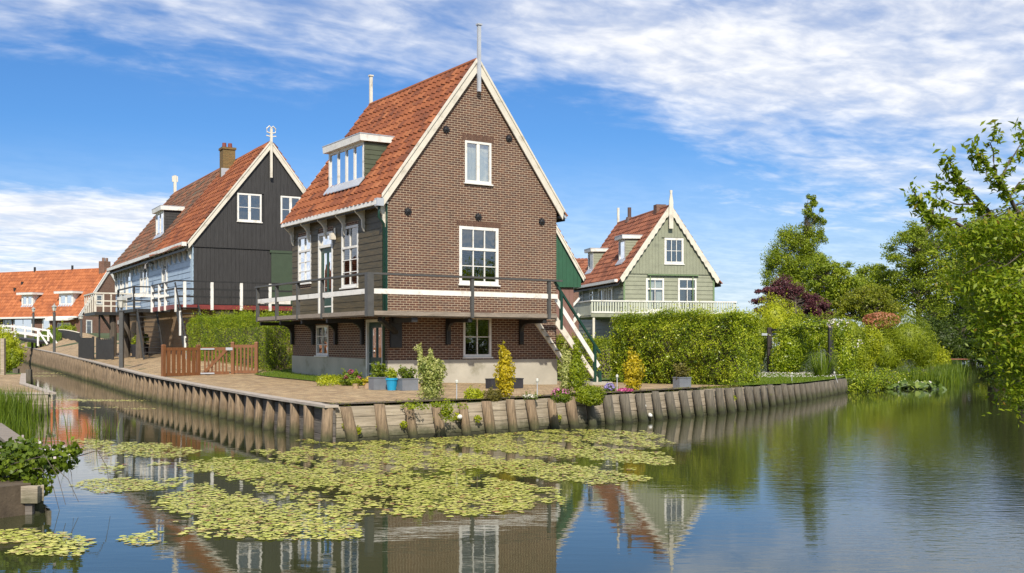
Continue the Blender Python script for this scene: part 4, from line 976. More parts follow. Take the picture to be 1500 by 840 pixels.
q = O.hit(152, 390, 'x', OW / 2); m = MB(); m.box(OW / 2 - .7, .15, oA - 1.2, OW / 2 + .5, 1.2, oA + 1.1); m.tube([(OW / 2 - .4, .6, oA + 1.1), (OW / 2 - .4, .6, oA + 1.6)], .2, 7); m.tube([(OW / 2 + .2, .6, oA + 1.1), (OW / 2 + .2, .6, oA + 1.6)], .2, 7); m.build('chimney', M['brickfar'], oh)
for px in (51, 106):
    q = O.hit(px, 397, 'x', OW / 2); m = MB(); m.tube([(OW / 2, q.y, oA - .2), (OW / 2, q.y, oA + .75)], .16, 7); m.build('vent_pipe', M['iron'], oh)
for px, py in ((33, 418), (22, 427)):
    lo, hi = 0, 5
    for _ in range(40):
        xm = (lo + hi) / 2
        if O.hit(px, py, 'x', xm).z > orz(xm): lo = xm
        else: hi = xm
    q = O.hit(px, py, 'x', lo); m = MB(); m.tube([(lo, q.y, q.z - .2), (lo - .05, q.y, q.z + .5)], .2, 7); m.build('vent_pipe', M['iron'], oh)
# house across the canal, mirrored in the panes of the boarded side wall
rf_ = Frame((-40.0, 52.0, .7), 0); rf_.x = Vector((.80, .6, 0)); rf_.y = Vector((-.6, .80, 0)); rf_.rz = math.atan2(.6, .80)
rh = thing('canal_house', 'brick house with orange roof across the canal, seen mirrored in the window panes', 'house', rf_.o, rf_.rz)
for fr_, r_ in ((FRONT(), None),):
    hs = [(1.2, .9, 2.4, 2.6), (3.6, .9, 4.8, 2.6), (2.4, 3.6, 3.6, 4.9)]; m = MB(); wall_panel(m, [(0, -.2), (6, -.2), (6, 3.4), (3, 7.2), (0, 3.4)], hs, FRONT(), .25)
    hr_ = [(1.0, .9, 2.2, 2.6), (3.6, .1, 4.6, 2.5), (6.2, .9, 7.4, 2.6)]; wall_panel(m, [(0, -.2), (9, -.2), (9, 3.4), (0, 3.4)], hr_, lambda a, b, n: (6 + n, a, b), .25); m.box(0, .25, -.2, .25, 9, 3.4); m.prism([(.25, -.2), (5.7, -.2), (5.7, 3.4), (3, 7.0), (.25, 3.4)], lambda a, b, n: (a, n, b), 8.7, 8.98); m.build('wall', M['brickfar'], rh, recalc=False)
    for r in hs: window(rh, FRONT(), r, .12, vert=(.5,), hor=(.5,))
    for r in hr_: window(rh, lambda a, b, n: (6 + n, a, b), r, .12, vert=(.5,), hor=(.5,))
    roof_and_rakes(rh, 6, 9, 3.4, 7.3, .3, .1, M['tile'], 'white', tw=.4, ch=.5)
# ================================================================== QUAY REVETMENTS
def polyline(pts, step, jitter=0, start=0.):
    out = []; acc = start
    for i in range(len(pts) - 1):
        a, b = Vector(pts[i]), Vector(pts[i + 1]); ln = (b - a).length; t = (b - a) / ln
        while acc < ln:
            out.append((a + t * acc, t)); s = step if not callable(step) else step(a.y + t.y * acc); acc += s * (1 + random.uniform(-jitter, jitter))
        acc -= ln
    return out
def pile_mb(mb, p, t, ztop, r, lean, base=-.9, n=9):
    """leaning round pile; out of plumb towards the bank and along the wall"""
    nb = Vector((t.y, -t.x)); q = []
    for k in range(5):
        f = k / 4; z = base + (ztop - base) * f; off = (f - .75) * lean[0]; al = (f - .75) * lean[1]
        q.append((p.x + nb.x * off + t.x * al, p.y + nb.y * off + t.y * al, z))
    mb.tube(q, [r * 1.08, r * 1.05, r * random.uniform(.95, 1.05), r * random.uniform(.93, 1.02), r * random.uniform(.86, .95)], n)
    return mb
qw = thing('wooden_revetment', 'left quay wall of close round timber piles under a pale cap plank', 'quay wall', (QL[0][0], QL[0][1], 0))
org = Vector((QL[0][0], QL[0][1], 0))
def rel(o, parent):
    o.parent = parent; o.matrix_parent_inverse = Matrix.Translation(-Vector(parent.location)); return o
m = MB(); pl = QL
for i in range(len(pl) - 1):
    a, b = Vector(pl[i]), Vector(pl[i + 1]); t = (b - a).normalized(); nb = Vector((t.y, -t.x)); k = max(1, int((b - a).length / 2.2))
    for j in range(k):
        p0, p1 = a + (b - a) * j / k, a + (b - a) * (j + 1) / k; z0, z1 = np.interp(p0.y, *QLZ), np.interp(p1.y, *QLZ); nr_ = 4
        for r in range(nr_):
            f0, f1 = r / nr_, (r + 1) / nr_; n0 = nb * .07; n1 = nb * .13; g_ = .012
            q = lambda p, n, z: (p.x + n.x, p.y + n.y, z)
            m.hexa([q(p0, n0, -.4 + (z0 + .36) * f0), q(p1, n0, -.4 + (z1 + .36) * f0), q(p1, n1, -.4 + (z1 + .36) * f0), q(p0, n1, -.4 + (z0 + .36) * f0), q(p0, n0, -.4 + (z0 + .36) * f1 - g_), q(p1, n0, -.4 + (z1 + .36) * f1 - g_), q(p1, n1, -.4 + (z1 + .36) * f1 - g_), q(p0, n1, -.4 + (z0 + .36) * f1 - g_)])
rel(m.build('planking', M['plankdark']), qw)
m = MB()
for i in range(len(pl) - 1):
    a, b = Vector(pl[i]), Vector(pl[i + 1]); k = max(1, int((b - a).length / 3))
    for j in range(k):
        p0, p1 = a + (b - a) * j / k, a + (b - a) * (j + 1) / k - (b - a).normalized() * .012; t = (b - a).normalized(); nb = Vector((t.y, -t.x)); z0, z1 = np.interp(p0.y, *QLZ) + .01, np.interp(p1.y, *QLZ) + .01
        c0, c1 = p0 - nb * .10, p0 + nb * .20; d0, d1 = p1 - nb * .10, p1 + nb * .20
        m.hexa([(c0.x, c0.y, z0), (c1.x, c1.y, z0), (d1.x, d1.y, z1), (d0.x, d0.y, z1), (c0.x, c0.y, z0 + .05), (c1.x, c1.y, z0 + .05), (d1.x, d1.y, z1 + .05), (d0.x, d0.y, z1 + .05)])
rel(m.build('cap_plank', M['cap']), qw)
rest = MB(); cnt = 0
for p, t in polyline(QL, lambda y: 1.0 if y < 24.6 else .93, .12, .12):
    zt = float(np.interp(p.y, *QLZ)) - .005; args = (p, t, zt, random.uniform(.10, .14) if p.y < 60 else .16, (random.uniform(.05, .22), random.uniform(-.10, .14)))
    if cnt < 95: mm = MB(); pile_mb(mm, *args); rel(mm.build('pile', M['pile'], smooth=True), qw); cnt += 1
    elif p.y < 152: pile_mb(rest, *args, n=6)
ro_ = rel(rest.build('pile', M['pile'], smooth=True), qw); ro_['kind'] = 'stuff'; ro_['label'] = 'row of farther timber piles'
qr = thing('plank_revetment', 'right quay wall of horizontal planks held by spaced leaning piles', 'quay wall', (QR[0][0], QR[0][1], 0))
for r in range(4):
    m = MB(); pl = QR
    for i in range(len(pl) - 1):
        a, b = Vector(pl[i]), Vector(pl[i + 1]); t = (b - a).normalized(); nb = Vector((-t.y, t.x)); k = max(1, int((b - a).length / 1.9))
        for j in range(k):
            p0, p1 = a + (b - a) * j / k, a + (b - a) * (j + 1) / k - t * .006; z0, z1 = np.interp(p0.y, *QRZ) + .01, np.interp(p1.y, *QRZ) + .01
            f0, f1 = r / 4, (r + 1) / 4; sl_ = .10; dj = random.uniform(-.008, .008)
            def q(p, z, th): 
                zz = z; off = nb * (.10 + sl_ * (z + .1) / .8 + th + dj); return (p.x + off.x, p.y + off.y, zz)
            lo0, hi0, lo1, hi1 = -.15 + (z0 + .15) * f0, -.15 + (z0 + .15) * f1 - .01, -.15 + (z1 + .15) * f0, -.15 + (z1 + .15) * f1 - .01
            if r == 3: hi0 += random.uniform(-.015, .015); hi1 += random.uniform(-.015, .015)
            m.hexa([q(p0, lo0, 0), q(p1, lo1, 0), q(p1, lo1, .06), q(p0, lo0, .06), q(p0, hi0, 0), q(p1, hi1, 0), q(p1, hi1, .06), q(p0, hi0, .06)])
    rel(m.build('plank', M['plank']), qr)
for p, t in polyline(QR, lambda y: .70 if y < 31 else .78, .06, .30):
    zt = float(np.interp(p.y, *QRZ)) + random.uniform(.0, .06); tt = -t
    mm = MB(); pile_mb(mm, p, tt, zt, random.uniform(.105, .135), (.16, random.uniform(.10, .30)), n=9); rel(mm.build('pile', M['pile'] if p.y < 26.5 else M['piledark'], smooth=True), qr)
for px, py in ((675, 610), (944, 594), (953, 608)):
    p = G(px, py); i = 0
    best = min(((Vector((p.x, 0)) - Vector((a[0], 0))).length, a) for a in QR)
    d = ray(px, py); Y = None
    for s in range(2000):
        y_ = 20 + s * .01; x_ = d.x * y_; yq = np.interp(x_, [a[0] for a in QR], [a[1] for a in QR])
        if y_ > yq + .02: Y = y_; break
    if Y:
        c = at(px, py, Y); m = MB(); m.tube([(c.x, c.y + .3, c.z), (c.x - .02, c.y - .16, c.z - .01)], .05, 10); m.tube([(c.x - .021, c.y - .161, c.z - .01), (c.x - .021, c.y - .165, c.z - .01)], .035, 10)
        rel(m.build('drain_pipe', M['pvc'], smooth=True), qr)
# moss tufts growing out of the planks
tuf = []
for px, py in ((508, 622), (524, 630), (557, 624), (592, 622), (602, 622), (670, 610), (640, 612), (700, 613), (1074, 583), (818, 612)):
    d = ray(px, py)
    for s in range(3000):
        y_ = 20 + s * .01; x_ = d.x * y_; yq = np.interp(x_, [a[0] for a in QR], [a[1] for a in QR])
        if y_ > yq + .06: break
    c = at(px, py, y_ - .02); V, r = blob(c, (.10, .06, .09), 120, .05, .5); tuf.append((V, r, 0))
mo = leaf_mesh('wall_weeds', tuf, L['lime']); mo.parent = qr; mo.matrix_parent_inverse = Matrix.Translation(-Vector(qr.location)); mo['kind'] = 'stuff'

# ================================================================== STREET FURNITURE
def lamp_post(base, h, label, group='lamp posts along the canal path', arm=False):
    t = thing('street_lamp', label, 'street lamp', base, 0, group)
    MB().box(-.085, -.085, -.1, .085, .085, h - .72).build('post', M['grey'], t)
    m = MB(); m.box(-.12, -.12, h - .715, .12, .12, h - .66); m.lathe((0, 0, h - .66), [(.05, 0), (.05, .10), (.11, .12)], 6); m.build('collar', M['grey'], t)
    m = MB(); m.lathe((0, 0, h - .54), [(.11, 0), (.19, .32)], 6); m.build('lantern_glass', M['lampglass'], t)
    m = MB()
    for k in range(6):
        a = k * math.pi / 3; m.bar((.112 * math.cos(a), .112 * math.sin(a), h - .54), (.195 * math.cos(a), .195 * math.sin(a), h - .22), .022, .022)
    m.lathe((0, 0, h - .22), [(.25, 0), (.22, .04), (.09, .16), (.05, .18), (.03, .24), (.05, .27), (.01, .31)], 6); m.build('lantern_roof', paint('pale lantern cap', (.33, .34, .32), .5), t)
    return t
for (px, py, top, lab) in ((178, 541, 433, 'nearest tall grey lamp post on the quay edge before the blue house'), (79.5, 517, 446, 'dark lamp post at the quay edge in front of the grassy mound')):
    b = G(px, py); h = (py - top) / F * b.y; lamp_post(b, h, lab)
b = at(49, 497, 121); b.z = zland(b.x, b.y) + .5; lamp_post(tuple(b), at(49, 450, 121).z - b.z, 'lamp post rising out of the grassy mound beside the white bridge')
b = at(119, 500, 112); lamp_post((b.x, b.y, zland(b.x, b.y)), at(119, 460, 112).z - zland(b.x, b.y), 'small far lamp post by the gable of the orange roofed house')

# brown garden gate and fence
ga, gm, gm2, gb_ = G(239.5, 554), G(290.5, 551.5), G(341, 549.5), G(375.5, 549)
def picket(p, q, name, label, mat, h, n, gate=False, parent=None, post=True):
    d = Vector((q.x - p.x, q.y - p.y, 0)); ln = d.length; t = thing(name, label, 'gate' if gate else 'fence', p, math.atan2(d.y, d.x))
    if post:
        for x in (0, ln):
            m = MB(); m.box(x - .06, -.06, -.08, x + .06, .06, h + .05); m.hexa([(x - .07, -.07, h + .051), (x + .07, -.07, h + .051), (x + .07, .07, h + .051), (x - .07, .07, h + .051), (x - .04, -.04, h + .10), (x + .04, -.04, h + .10), (x + .04, .04, h + .10), (x - .04, .04, h + .10)]); m.build('post', M[mat], t)
    for z in (.06, h - .12): m = MB(); m.box(.065, -.025, z, ln - .065, .025, z + .11); m.build('rail', M[mat], t)
    w_ = (ln - .2) / n
    for i in range(n):
        x = .12 + i * w_; mm = MB(); mm.box(x + .018, -.022, .171, x + w_ - .055, .02, h - .121); mm.build('picket', M[mat], t)
    if gate:
        m = MB(); m.bar((.16, -.05, .16), (ln - .16, -.05, h - .08), .03, .11); m.build('brace', M[mat], t)
        m = MB(); m.box(.0, -.06, h - .10, .5, -.03, h - .05); m.box(.0, -.06, .08, .5, -.03, .13); m.box(ln - .2, -.07, h - .12, ln + .05, -.03, h - .02); m.build('hinge', M['zinc'], t)
    return t
picket(ga, gm, 'picket_fence', 'reddish brown picket fence left of the wooden gate', 'gatewood', 1.10, 6)
picket(gm + (gm2 - gm).normalized() * .07, gm2 - (gm2 - gm).normalized() * .07, 'garden_gate', 'reddish brown wooden gate with a diagonal brace across the path', 'gatewood', 1.08, 7, True, post=False)
picket(gm2, gb_, 'picket_fence', 'short reddish brown picket fence joining the gate to the hedge', 'gatewood', 1.14, 5)
def dark_pickets(pts, label, h, sp=.24, pw_=.03):
    t = thing('picket_fence', label, 'fence', pts[0], 0); o = Vector(pts[0])
    for i in range(len(pts) - 1):
        a, b = Vector(pts[i]) - o, Vector(pts[i + 1]) - o; n = max(2, int((b - a).length / sp))
        for k in range(n + 1):
            p = a + (b - a) * k / n; m = MB(); m.box(p.x - pw_, p.y - .03, p.z - .05, p.x + pw_, p.y + .03, p.z + h * (1 + .05 * (k % 2))); m.build('picket', M['black'], t)
        for z in (.15, h - .2): r = MB(); r.bar(a + Vector((0, .05, z)), b + Vector((0, .05, z)), .05, .07); r.build('rail', M['black'], t)
        for p in (a, b): m = MB(); m.box(p.x - .06, p.y - .1, p.z - .1, p.x + .06, p.y - .03, p.z + h + .15); m.build('post', M['black'], t)
    return t
def GY(px, Y): 
    x = (px - CX) / F * Y; return Vector((x, Y, zland(x, Y)))
dark_pickets([G(117, 514), G(137, 515)], 'black picket fence panel at the bend of the path', 1.25)
dark_pickets([G(143, 515), G(166, 514)], 'black garden fence with open gate below the white balcony', 1.2)
wf = thing('picket_fence', 'low dark fence with white tips along the curving path', 'fence', GY(86, 128), 0)
o = Vector(wf.location)
for k in range(34):
    f_ = k / 33; p = GY(86 + 30 * f_, 128 - 24 * f_) - o; m = MB(); m.box(p.x - .06, p.y - .05, p.z - .1, p.x + .06, p.y + .05, p.z + .85); pk_ = m.build('picket', M['black'], wf)
    m = MB(); m.box(p.x - .05, p.y - .06, p.z + .85, p.x + .05, p.y + .06, p.z + .92); m.build('tip', M['cream'], pk_)

# white footbridge
bd = Vector((-.985, .17, 0)); bp = at(66, 493, 112); bp.z = 2.2
br = thing('footbridge', 'white railed wooden footbridge over the far end of the canal', 'bridge', bp, math.atan2(bd.y, bd.x))
bl = 11.0; arch = lambda x: .55 * math.sin(math.pi * min(1, max(0, x / bl)))
m = MB(); k = 12
for i in range(k):
    x0, x1 = bl * i / k, bl * (i + 1) / k; z0, z1 = arch(x0) + .2, arch(x1) + .2
    m.hexa([(x0, -.9, z0 - .25), (x1, -.9, z1 - .25), (x1, .9, z1 - .25), (x0, .9, z0 - .25), (x0, -.9, z0), (x1, -.9, z1), (x1, .9, z1), (x0, .9, z0)])
m.build('deck', M['black'], br)
for sy in (-.88, .88):
    m = MB()
    for z, hh in ((1.30, .16), (.70, .13)):
        for i in range(k):
            x0, x1 = bl * i / k, bl * (i + 1) / k; m.bar((x0, sy, arch(x0) + z), (x1 + .02, sy, arch(x1) + z), .10, hh)
    m.build('railing', M['white'], br)
    for i in range(5):
        x = .2 + (bl - .4) * i / 4; m = MB(); m.box(x - .09, sy - .07, arch(x) - .3, x + .09, sy + .07, arch(x) + 1.42); m.build('railing_post', M['white'], br)
    m = MB(); m.bar((.2, sy, 1.3), (-.85, sy, -.1), .1, .16); m.build('end_brace', M['white'], br)
# abutment
m = MB(); 
for i in range(3): m.tube([(1.2 + i * .5, -1.1, -2.6), (1.2 + i * .5, -1.1, .25)], .12, 7)
m.build('abutment_pile', M['piledark'], br)

# grassy mound between the quay and the path
mp = [GY(24, 104), GY(70, 92), GY(92, 98), GY(75, 112), GY(58, 124), GY(26, 128)]
cen = Vector((-54.3, 125, 0))
def moundz(x, y):
    a_ = (x - cen.x) + (y - cen.y) * .46; d = math.hypot(a_ / 2.0, (y - cen.y) / 12); return zland(x, y) + 1.0 * max(0, 1 - d * d) ** .8
mp2 = [(cen.x + 2.0 * math.cos(a) - 12 * .46 * math.sin(a), cen.y + 12 * math.sin(a)) for a in np.linspace(0, 2 * math.pi, 20, endpoint=False)]
sheet('grass_bank', mp2, moundz, .04, M['grassbase'], 1.4)
P = []
while len(P) < 6000:
    a = random.uniform(0, 2 * math.pi); r = math.sqrt(random.random()); y = cen.y + 11.8 * r * math.sin(a); x = cen.x + 1.95 * r * math.cos(a) - (y - cen.y) * .46; P.append((x, y, moundz(x, y)))
V1, V2 = blades(np.array(P), .42, .05, .5); rr = RNG.normal(.45, .2, len(P)); tag(leaf_mesh('grass', [(V1, rr, 0), (V2, rr, 0)], L['grass']), 'long uncut grass covering the mound beside the footbridge', 'grass', kind='stuff')

# ================================================================== LEFT BANK
LB = [(-5.7, 12.75), (-6.5, 14.6), (-9.6, 19.9), (-13.4, 21.5), (-22, 27), (-40, 27), (-60, 10), (-60, -5), (-16, -5), (-9, 8)]
zlb = lambda x, y: .36
sheet('ground', LB, zlb, 0, M['soil'], 1.5, skirt=True)
dq = thing('timber_planter_dock', 'weathered plank dock edge overgrown with brambles at the near left', 'dock', (-6.5, 13.5, 0))
m = MB(); m.bar((-5.58, 12.7, .24), (-9.5, 12.55, .26), .09, .20); m.bar((-5.60, 12.78, .24), (-6.55, 14.7, .26), .08, .18); rel(m.build('front_board', M['plank']), dq)
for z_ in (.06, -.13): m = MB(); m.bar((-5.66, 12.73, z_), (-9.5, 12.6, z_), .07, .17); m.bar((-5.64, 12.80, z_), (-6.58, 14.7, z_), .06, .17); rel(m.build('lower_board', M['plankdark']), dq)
m = MB(); m.bar((-6.55, 14.72, .50), (-9.7, 20.1, .52), .30, .05); m.bar((-6.35, 14.78, .38), (-9.55, 20.1, .40), .05, .22)
for i in range(11): m.bar((-6.9 - i * .0 - .16 * 0, 14.9 + i * .01, .42), (-6.9, 14.9, .42), .01, .01) if 0 else None
rel(m.build('edge_board', M['deckwood']), dq)
m = MB()
for i in range(9):
    o1 = .34 + i * .17; m.bar((-6.55 - o1, 14.75 - o1 * .35, .49), (-9.7 - o1, 20.1 - o1 * .35, .51), .16, .04)
rel(m.build('deck_board', M['deckwood']), dq)
for p in ((-5.66, 12.85), (-6.1, 13.8), (-6.6, 12.75), (-7.6, 12.72), (-6.62, 15.0), (-7.8, 17.0)): m = MB(); m.tube([(p[0], p[1], -.9), (p[0], p[1], .2)], .07, 7); rel(m.build('support_post', M['piledark']), dq)
# brick landing opposite the quay, with its plank face
LP = [G2(57, 578.5), G2(29, 548), (-27, 53), (-48, 53), (-48, 31.6)]
LP = [(-13.2, 30.7), (-17.5, 38.5), (-23.6, 52.0), (-45, 53), (-45, 31.4)]
zl6 = lambda x, y: .60
sheet('paved_landing', LP, zl6, .0, M['paving'], 2)
lw = thing('landing_wall', 'plank faced edge of the paved landing behind the reeds', 'quay wall', (-13.2, 30.7, 0))
m = MB()
for r in range(3):
    z0, z1 = -.3 + r * .3, -.3 + (r + 1) * .3 - .012
    m.box(-45, 30.62, z0, -13.2, 30.7, z1)
    for a, b in ((LP[0], LP[1]), (LP[1], LP[2])): m.bar((a[0], a[1], (z0 + z1) / 2), (b[0], b[1], (z0 + z1) / 2), .08, .285)
rel(m.build('plank', M['plank']), lw)
m = MB(); m.bar((-13.1, 30.68, .625), (-17.5, 38.5, .625), .22, .05); m.bar((-17.5, 38.5, .625), (-23.6, 52, .625), .22, .05); m.box(-45, 30.6, .602, -13.15, 30.78, .65); rel(m.build('cap_plank', M['cap']), lw)
LB2 = [(-23.6, 52.0), (-27, 58), (-37.5, 79), (-53, 104), (-66, 124), (-84, 170), (-140, 180), (-160, 60), (-45, 52.5)]
zb2 = lambda x, y: .62 + 1.2 * sstep(60, 130, y)
sheet('ground', LB2, zb2, 0, M['grassbase'], 4, skirt=True)
p = at(4.5, 545, 50.5); m = MB(); m.box(p.x - .09, p.y - .09, .4, p.x + .09, p.y + .09, at(4.5, 496, 50.5).z); tag(m.build('mooring_post', M['plank']), 'square grey post at the corner of the far landing', 'post')
p = at(23, 540, 53); m = MB(); m.box(p.x - .1, 52.9, -.5, p.x + .15, 53.1, .85); m.box(p.x + .35, 53.3, -.5, p.x + .6, 53.5, .8); tag(m.build('mooring_stump', M['piledark']), 'pair of short dark stumps in the water by the landing', 'stumps')
# ================================================================== PLANTS
def up(px, py, Y=None):
    return G(px, py) if Y is None else at(px, py, Y)
def mpp(Y): return Y / F     # metres per photo pixel at distance Y
def hedge(name, label, foot, h, mats, k, size, wave=.12, base=None, cat='hedge', top_extra=0.):
    """foot: polygon of the hedge's base (counter-clockwise), h height; leaves over the sides and top"""
    n = len(foot); cz = [zland(*p) for p in foot]; cx = sum(p[0] for p in foot) / n; cy = sum(p[1] for p in foot) / n
    ch = []; ex = MB(); per = [math.hypot(foot[(i + 1) % n][0] - foot[i][0], foot[(i + 1) % n][1] - foot[i][1]) for i in range(n)]
    area = sum(per) * h; xs = [p[0] for p in foot]; ys = [p[1] for p in foot]; ta = abs(sum(foot[i][0] * foot[(i + 1) % n][1] - foot[(i + 1) % n][0] * foot[i][1] for i in range(n))) / 2
    seed = int(RNG.integers(1e6)); Ps, Ns = [], []
    for i in range(n):
        a, b = foot[i], foot[(i + 1) % n]; q = int(k * per[i] * h / (area + ta)); u = RNG.random(q); v_ = RNG.random(q) ** .9
        nx, ny = (b[1] - a[1]) / per[i], -(b[0] - a[0]) / per[i]
        X = a[0] + (b[0] - a[0]) * u; Y = a[1] + (b[1] - a[1]) * u; Z = cz[i] + (cz[(i + 1) % n] - cz[i]) * u + h * v_
        P = np.stack([X, Y, Z], 1); w_ = (lump(P * .55, seed, 1) - 1) * wave + (lump(P * 1.7, seed + 3, 1) - 1) * wave * .5 - RNG.random(q) ** 2 * .28
        round_ = -.35 * np.clip((v_ - .82) / .18, 0, 1) ** 2
        P[:, 0] += nx * (w_ + round_); P[:, 1] += ny * (w_ + round_); Ps.append(P); Ns.append(np.stack([np.full(q, nx), np.full(q, ny), np.full(q, .45)], 1) + RNG.normal(size=(q, 3)) * .5)
    q = int(k * ta / (area + ta)); T = []
    while len(T) < q:
        p = (random.uniform(min(xs), max(xs)), random.uniform(min(ys), max(ys)))
        if in_poly(p, foot): T.append((p[0], p[1], 0))
    T = np.array(T); T[:, 2] = np.mean(cz) + h + (lump(T * .6, seed + 5, 1) - 1) * wave * 1.2 - RNG.random(q) ** 2 * .25 + top_extra * RNG.random(q) ** 6
    Ps.append(T); Ns.append(np.tile([0, 0, 1.], (q, 1)) + RNG.normal(size=(q, 3)) * .5)
    P = np.concatenate(Ps); Nn_ = np.concatenate(Ns); r = .45 + .25 * (lump(P * 1.2, seed + 9, 1) - 1) + RNG.normal(size=len(P)) * .16
    ins = []; orient = 1 if sum(foot[i][0] * foot[(i + 1) % n][1] - foot[(i + 1) % n][0] * foot[i][1] for i in range(n)) > 0 else -1
    for i in range(n):
        a, b, c_ = Vector(foot[i - 1]), Vector(foot[i]), Vector(foot[(i + 1) % n]); e1, e2 = (b - a).normalized(), (c_ - b).normalized(); nn_ = (Vector((-e1.y, e1.x)) + Vector((-e2.y, e2.x))) * orient; nn_ = nn_.normalized() / max(.5, nn_.length / 2); ins.append((b.x + nn_.x * .42, b.y + nn_.y * .42))
    ex.prism(ins, lambda a, b, z: (a, b, z), min(cz) - .1, np.mean(cz) + h - .42)
    ex.m = [1] * len(ex.m)
    hol = lump(P * .9, seed + 13, 1) - 1 + .7 * (lump(P * 2.6, seed + 17, 1) - 1); keep = ~((hol < -.70) & (RNG.random(len(P)) < .5)); P, Nn_, r = P[keep], Nn_[keep], r[keep]
    k2 = int(len(P) * .025); pick = RNG.integers(0, len(P), k2)     # loose shoots standing off the clipped face
    Q = np.repeat(P[pick], 4, 0); Dn = np.repeat(Nn_[pick], 4, 0); Dn = Dn / np.linalg.norm(Dn, axis=1, keepdims=True); Q = Q + Dn * (np.tile([.05, .11, .17, .23], k2) * RNG.uniform(.4, 1.2, 4 * k2))[:, None] + np.array([0, 0, 1.]) * np.tile([.0, .03, .07, .12], k2)[:, None]
    P = np.concatenate([P, Q]); Nn_ = np.concatenate([Nn_, RNG.normal(size=Q.shape) + [0, 0, .6]]); r = np.concatenate([r, RNG.uniform(.5, 1, len(Q))])
    o = leaf_mesh(name, [(leaves_arr(P, Nn_, size), r, 0)], [mats, M['bark']], extra=ex, loc=(cx, cy, float(np.mean(cz))))
    return tag(o, label, cat)
# clipped hedge behind the gate
hedge('privet_hedge', 'broad clipped yellow green hedge between the gate and the brick house', [(-9.3, 40.9), (-8.5, 42.8), (-10.6, 46.9), (-13.2, 50.2), (-14.6, 48.6), (-11.7, 44.4)], 1.93, L['hedge'], 80000, .052, .11, top_extra=.14)
# tall ivy hedge at the right
hedge('ivy_hedge', 'tall square ivy covered hedge in front of the sage green house', [(7.25, 34.75), (8.35, 36.1), (6.3, 40.2), (4.75, 42.4), (3.75, 41.4), (5.5, 38.2)], 2.44, L['ivy'], 80000, .070, .15, top_extra=.18)
hedge('garden_hedge', 'pale green hedge seen past the outside stair', [(3.3, 45.5), (5.2, 46.6), (3.5, 49.5), (1.2, 48.5)], 1.75, L['privet'], 12000, .09, .15)

# quay corner planting
def spire(px, py, top, halfw, name, label, cat, mat, k, size, tip=0., group=None, Y=None, squash=1.0, lean=0.):
    b = up(px, py) if Y is None else Vector(at(px, py, Y)); s = mpp(b.y); H = (py - top) * s; w_ = halfw * s
    bl = [(0, 0, H * .30, w_ * .9, w_ * .9, H * .30, k * .34), (lean, 0, H * .55, w_, w_, H * .33, k * .4), (lean * .5, 0, H * .80, w_ * .55, w_ * .55, H * .20, k * .18)]
    if tip: bl.append((-w_ * tip, 0, H * .92, w_ * .16, w_ * .16, H * .2, k * .07))
    return bush(name, label, cat, tuple(b), bl, L[mat], size, aspect=.6, shell=.5, amp=.25, corefac=.62)
b = up(631, 589); s = mpp(b.y)
bush('variegated_shrub', 'cream and green variegated shrub with a tall shoot on the quay edge', 'shrub', tuple(b), [(0, 0, .28, .30, .28, .34, 900), (.02, 0, .62, .33, .3, .36, 1500), (-.08, 0, .78, .24, .22, .26, 700), (.14, .0, .74, .2, .2, .26, 600), (-.24, 0, .98, .07, .07, .34, 260), (.02, 0, 1.05, .05, .05, .12, 80)], L['variegated'], .065, shell=.55, amp=.22, corefac=.55)
spire(740, 586, 512, 15.5, 'golden_shrub', 'upright golden yellow shrub before the dark trough planter', 'shrub', 'golden', 3000, .06, .2)
spire(928, 575, 519, 16, 'golden_shrub', 'vase shaped golden shrub standing in front of the ivy hedge', 'shrub', 'golden', 2400, .07, .3)
spire(829, 581, 515, 12, 'euonymus_shrub', 'pale variegated shrub at the foot of the outside stair', 'shrub', 'variegated', 1500, .06, .2)
spire(846, 582, 509, 14, 'green_shrub', 'taller plain green shrub beside the outside stair', 'shrub', 'privet', 2200, .06, .3)
def mound(px, py, hw, hh, name, label, cat, mats, k, size, fl=None, Y=None, over=0.):
    b = up(px, py) if Y is None else Vector(at(px, py, Y)); s = mpp(b.y); w_, h_ = hw * s, hh * s
    return bush(name, label, cat, tuple(b), [(0, -over, h_ * .45, w_, w_ * .8, h_ * .62, k), (w_ * .3, -over, h_ * .3, w_ * .6, w_ * .6, h_ * .5, k * .4)], mats, size, flowers=[(f[0] * w_, f[1] * w_ - over, f[2] * h_, f[3] * w_, f[4] * w_, f[5] * h_, f[6], f[7], f[8]) for f in fl] if fl else None, corefac=.7)
mound(694, 588, 15, 17, 'lime_mound', 'small lime yellow mound plant between two tall shrubs', 'plant', L['lime'], 1300, .045)
mound(722, 588, 13, 18, 'heath_mound', 'brownish green heather clump left of the golden shrub', 'plant', L['heath'], 1100, .04)
mound(864, 590, 21, 25, 'round_shrub', 'rounded bright green shrub spilling over the plank wall', 'shrub', L['lime'] if 0 else L['privet'], 3600, .045, Y=26.45, over=.05)
mound(822, 588, 15, 16, 'pink_plant', 'low green plant with mauve pink flowers on the wall top', 'plant', [L['shrub'], L['pink']], 900, .05, [(-.1, -.1, .8, .9, .7, .5, 110, 1, .06)])
mound(776, 586, 12, 7, 'white_flowers', 'small drift of white and pink flowers on the quay edge', 'flowers', [L['shrub'], L['white']], 350, .04, [(0, 0, .75, .95, .7, .45, 180, 1, .05)])
mound(893, 577, 9, 12, 'lavender_plant', 'little lilac blue flowering plant right of the round shrub', 'plant', [L['shrub'], L['lilac']], 500, .045, [(0, 0, .8, .9, .8, .5, 190, 1, .055)])
mound(916, 577, 12, 7, 'magenta_flowers', 'low cushion of magenta flowers under the golden shrub', 'flowers', [L['shrub'], L['magenta']], 350, .04, [(0, 0, .7, 1, .8, .5, 260, 1, .055)])
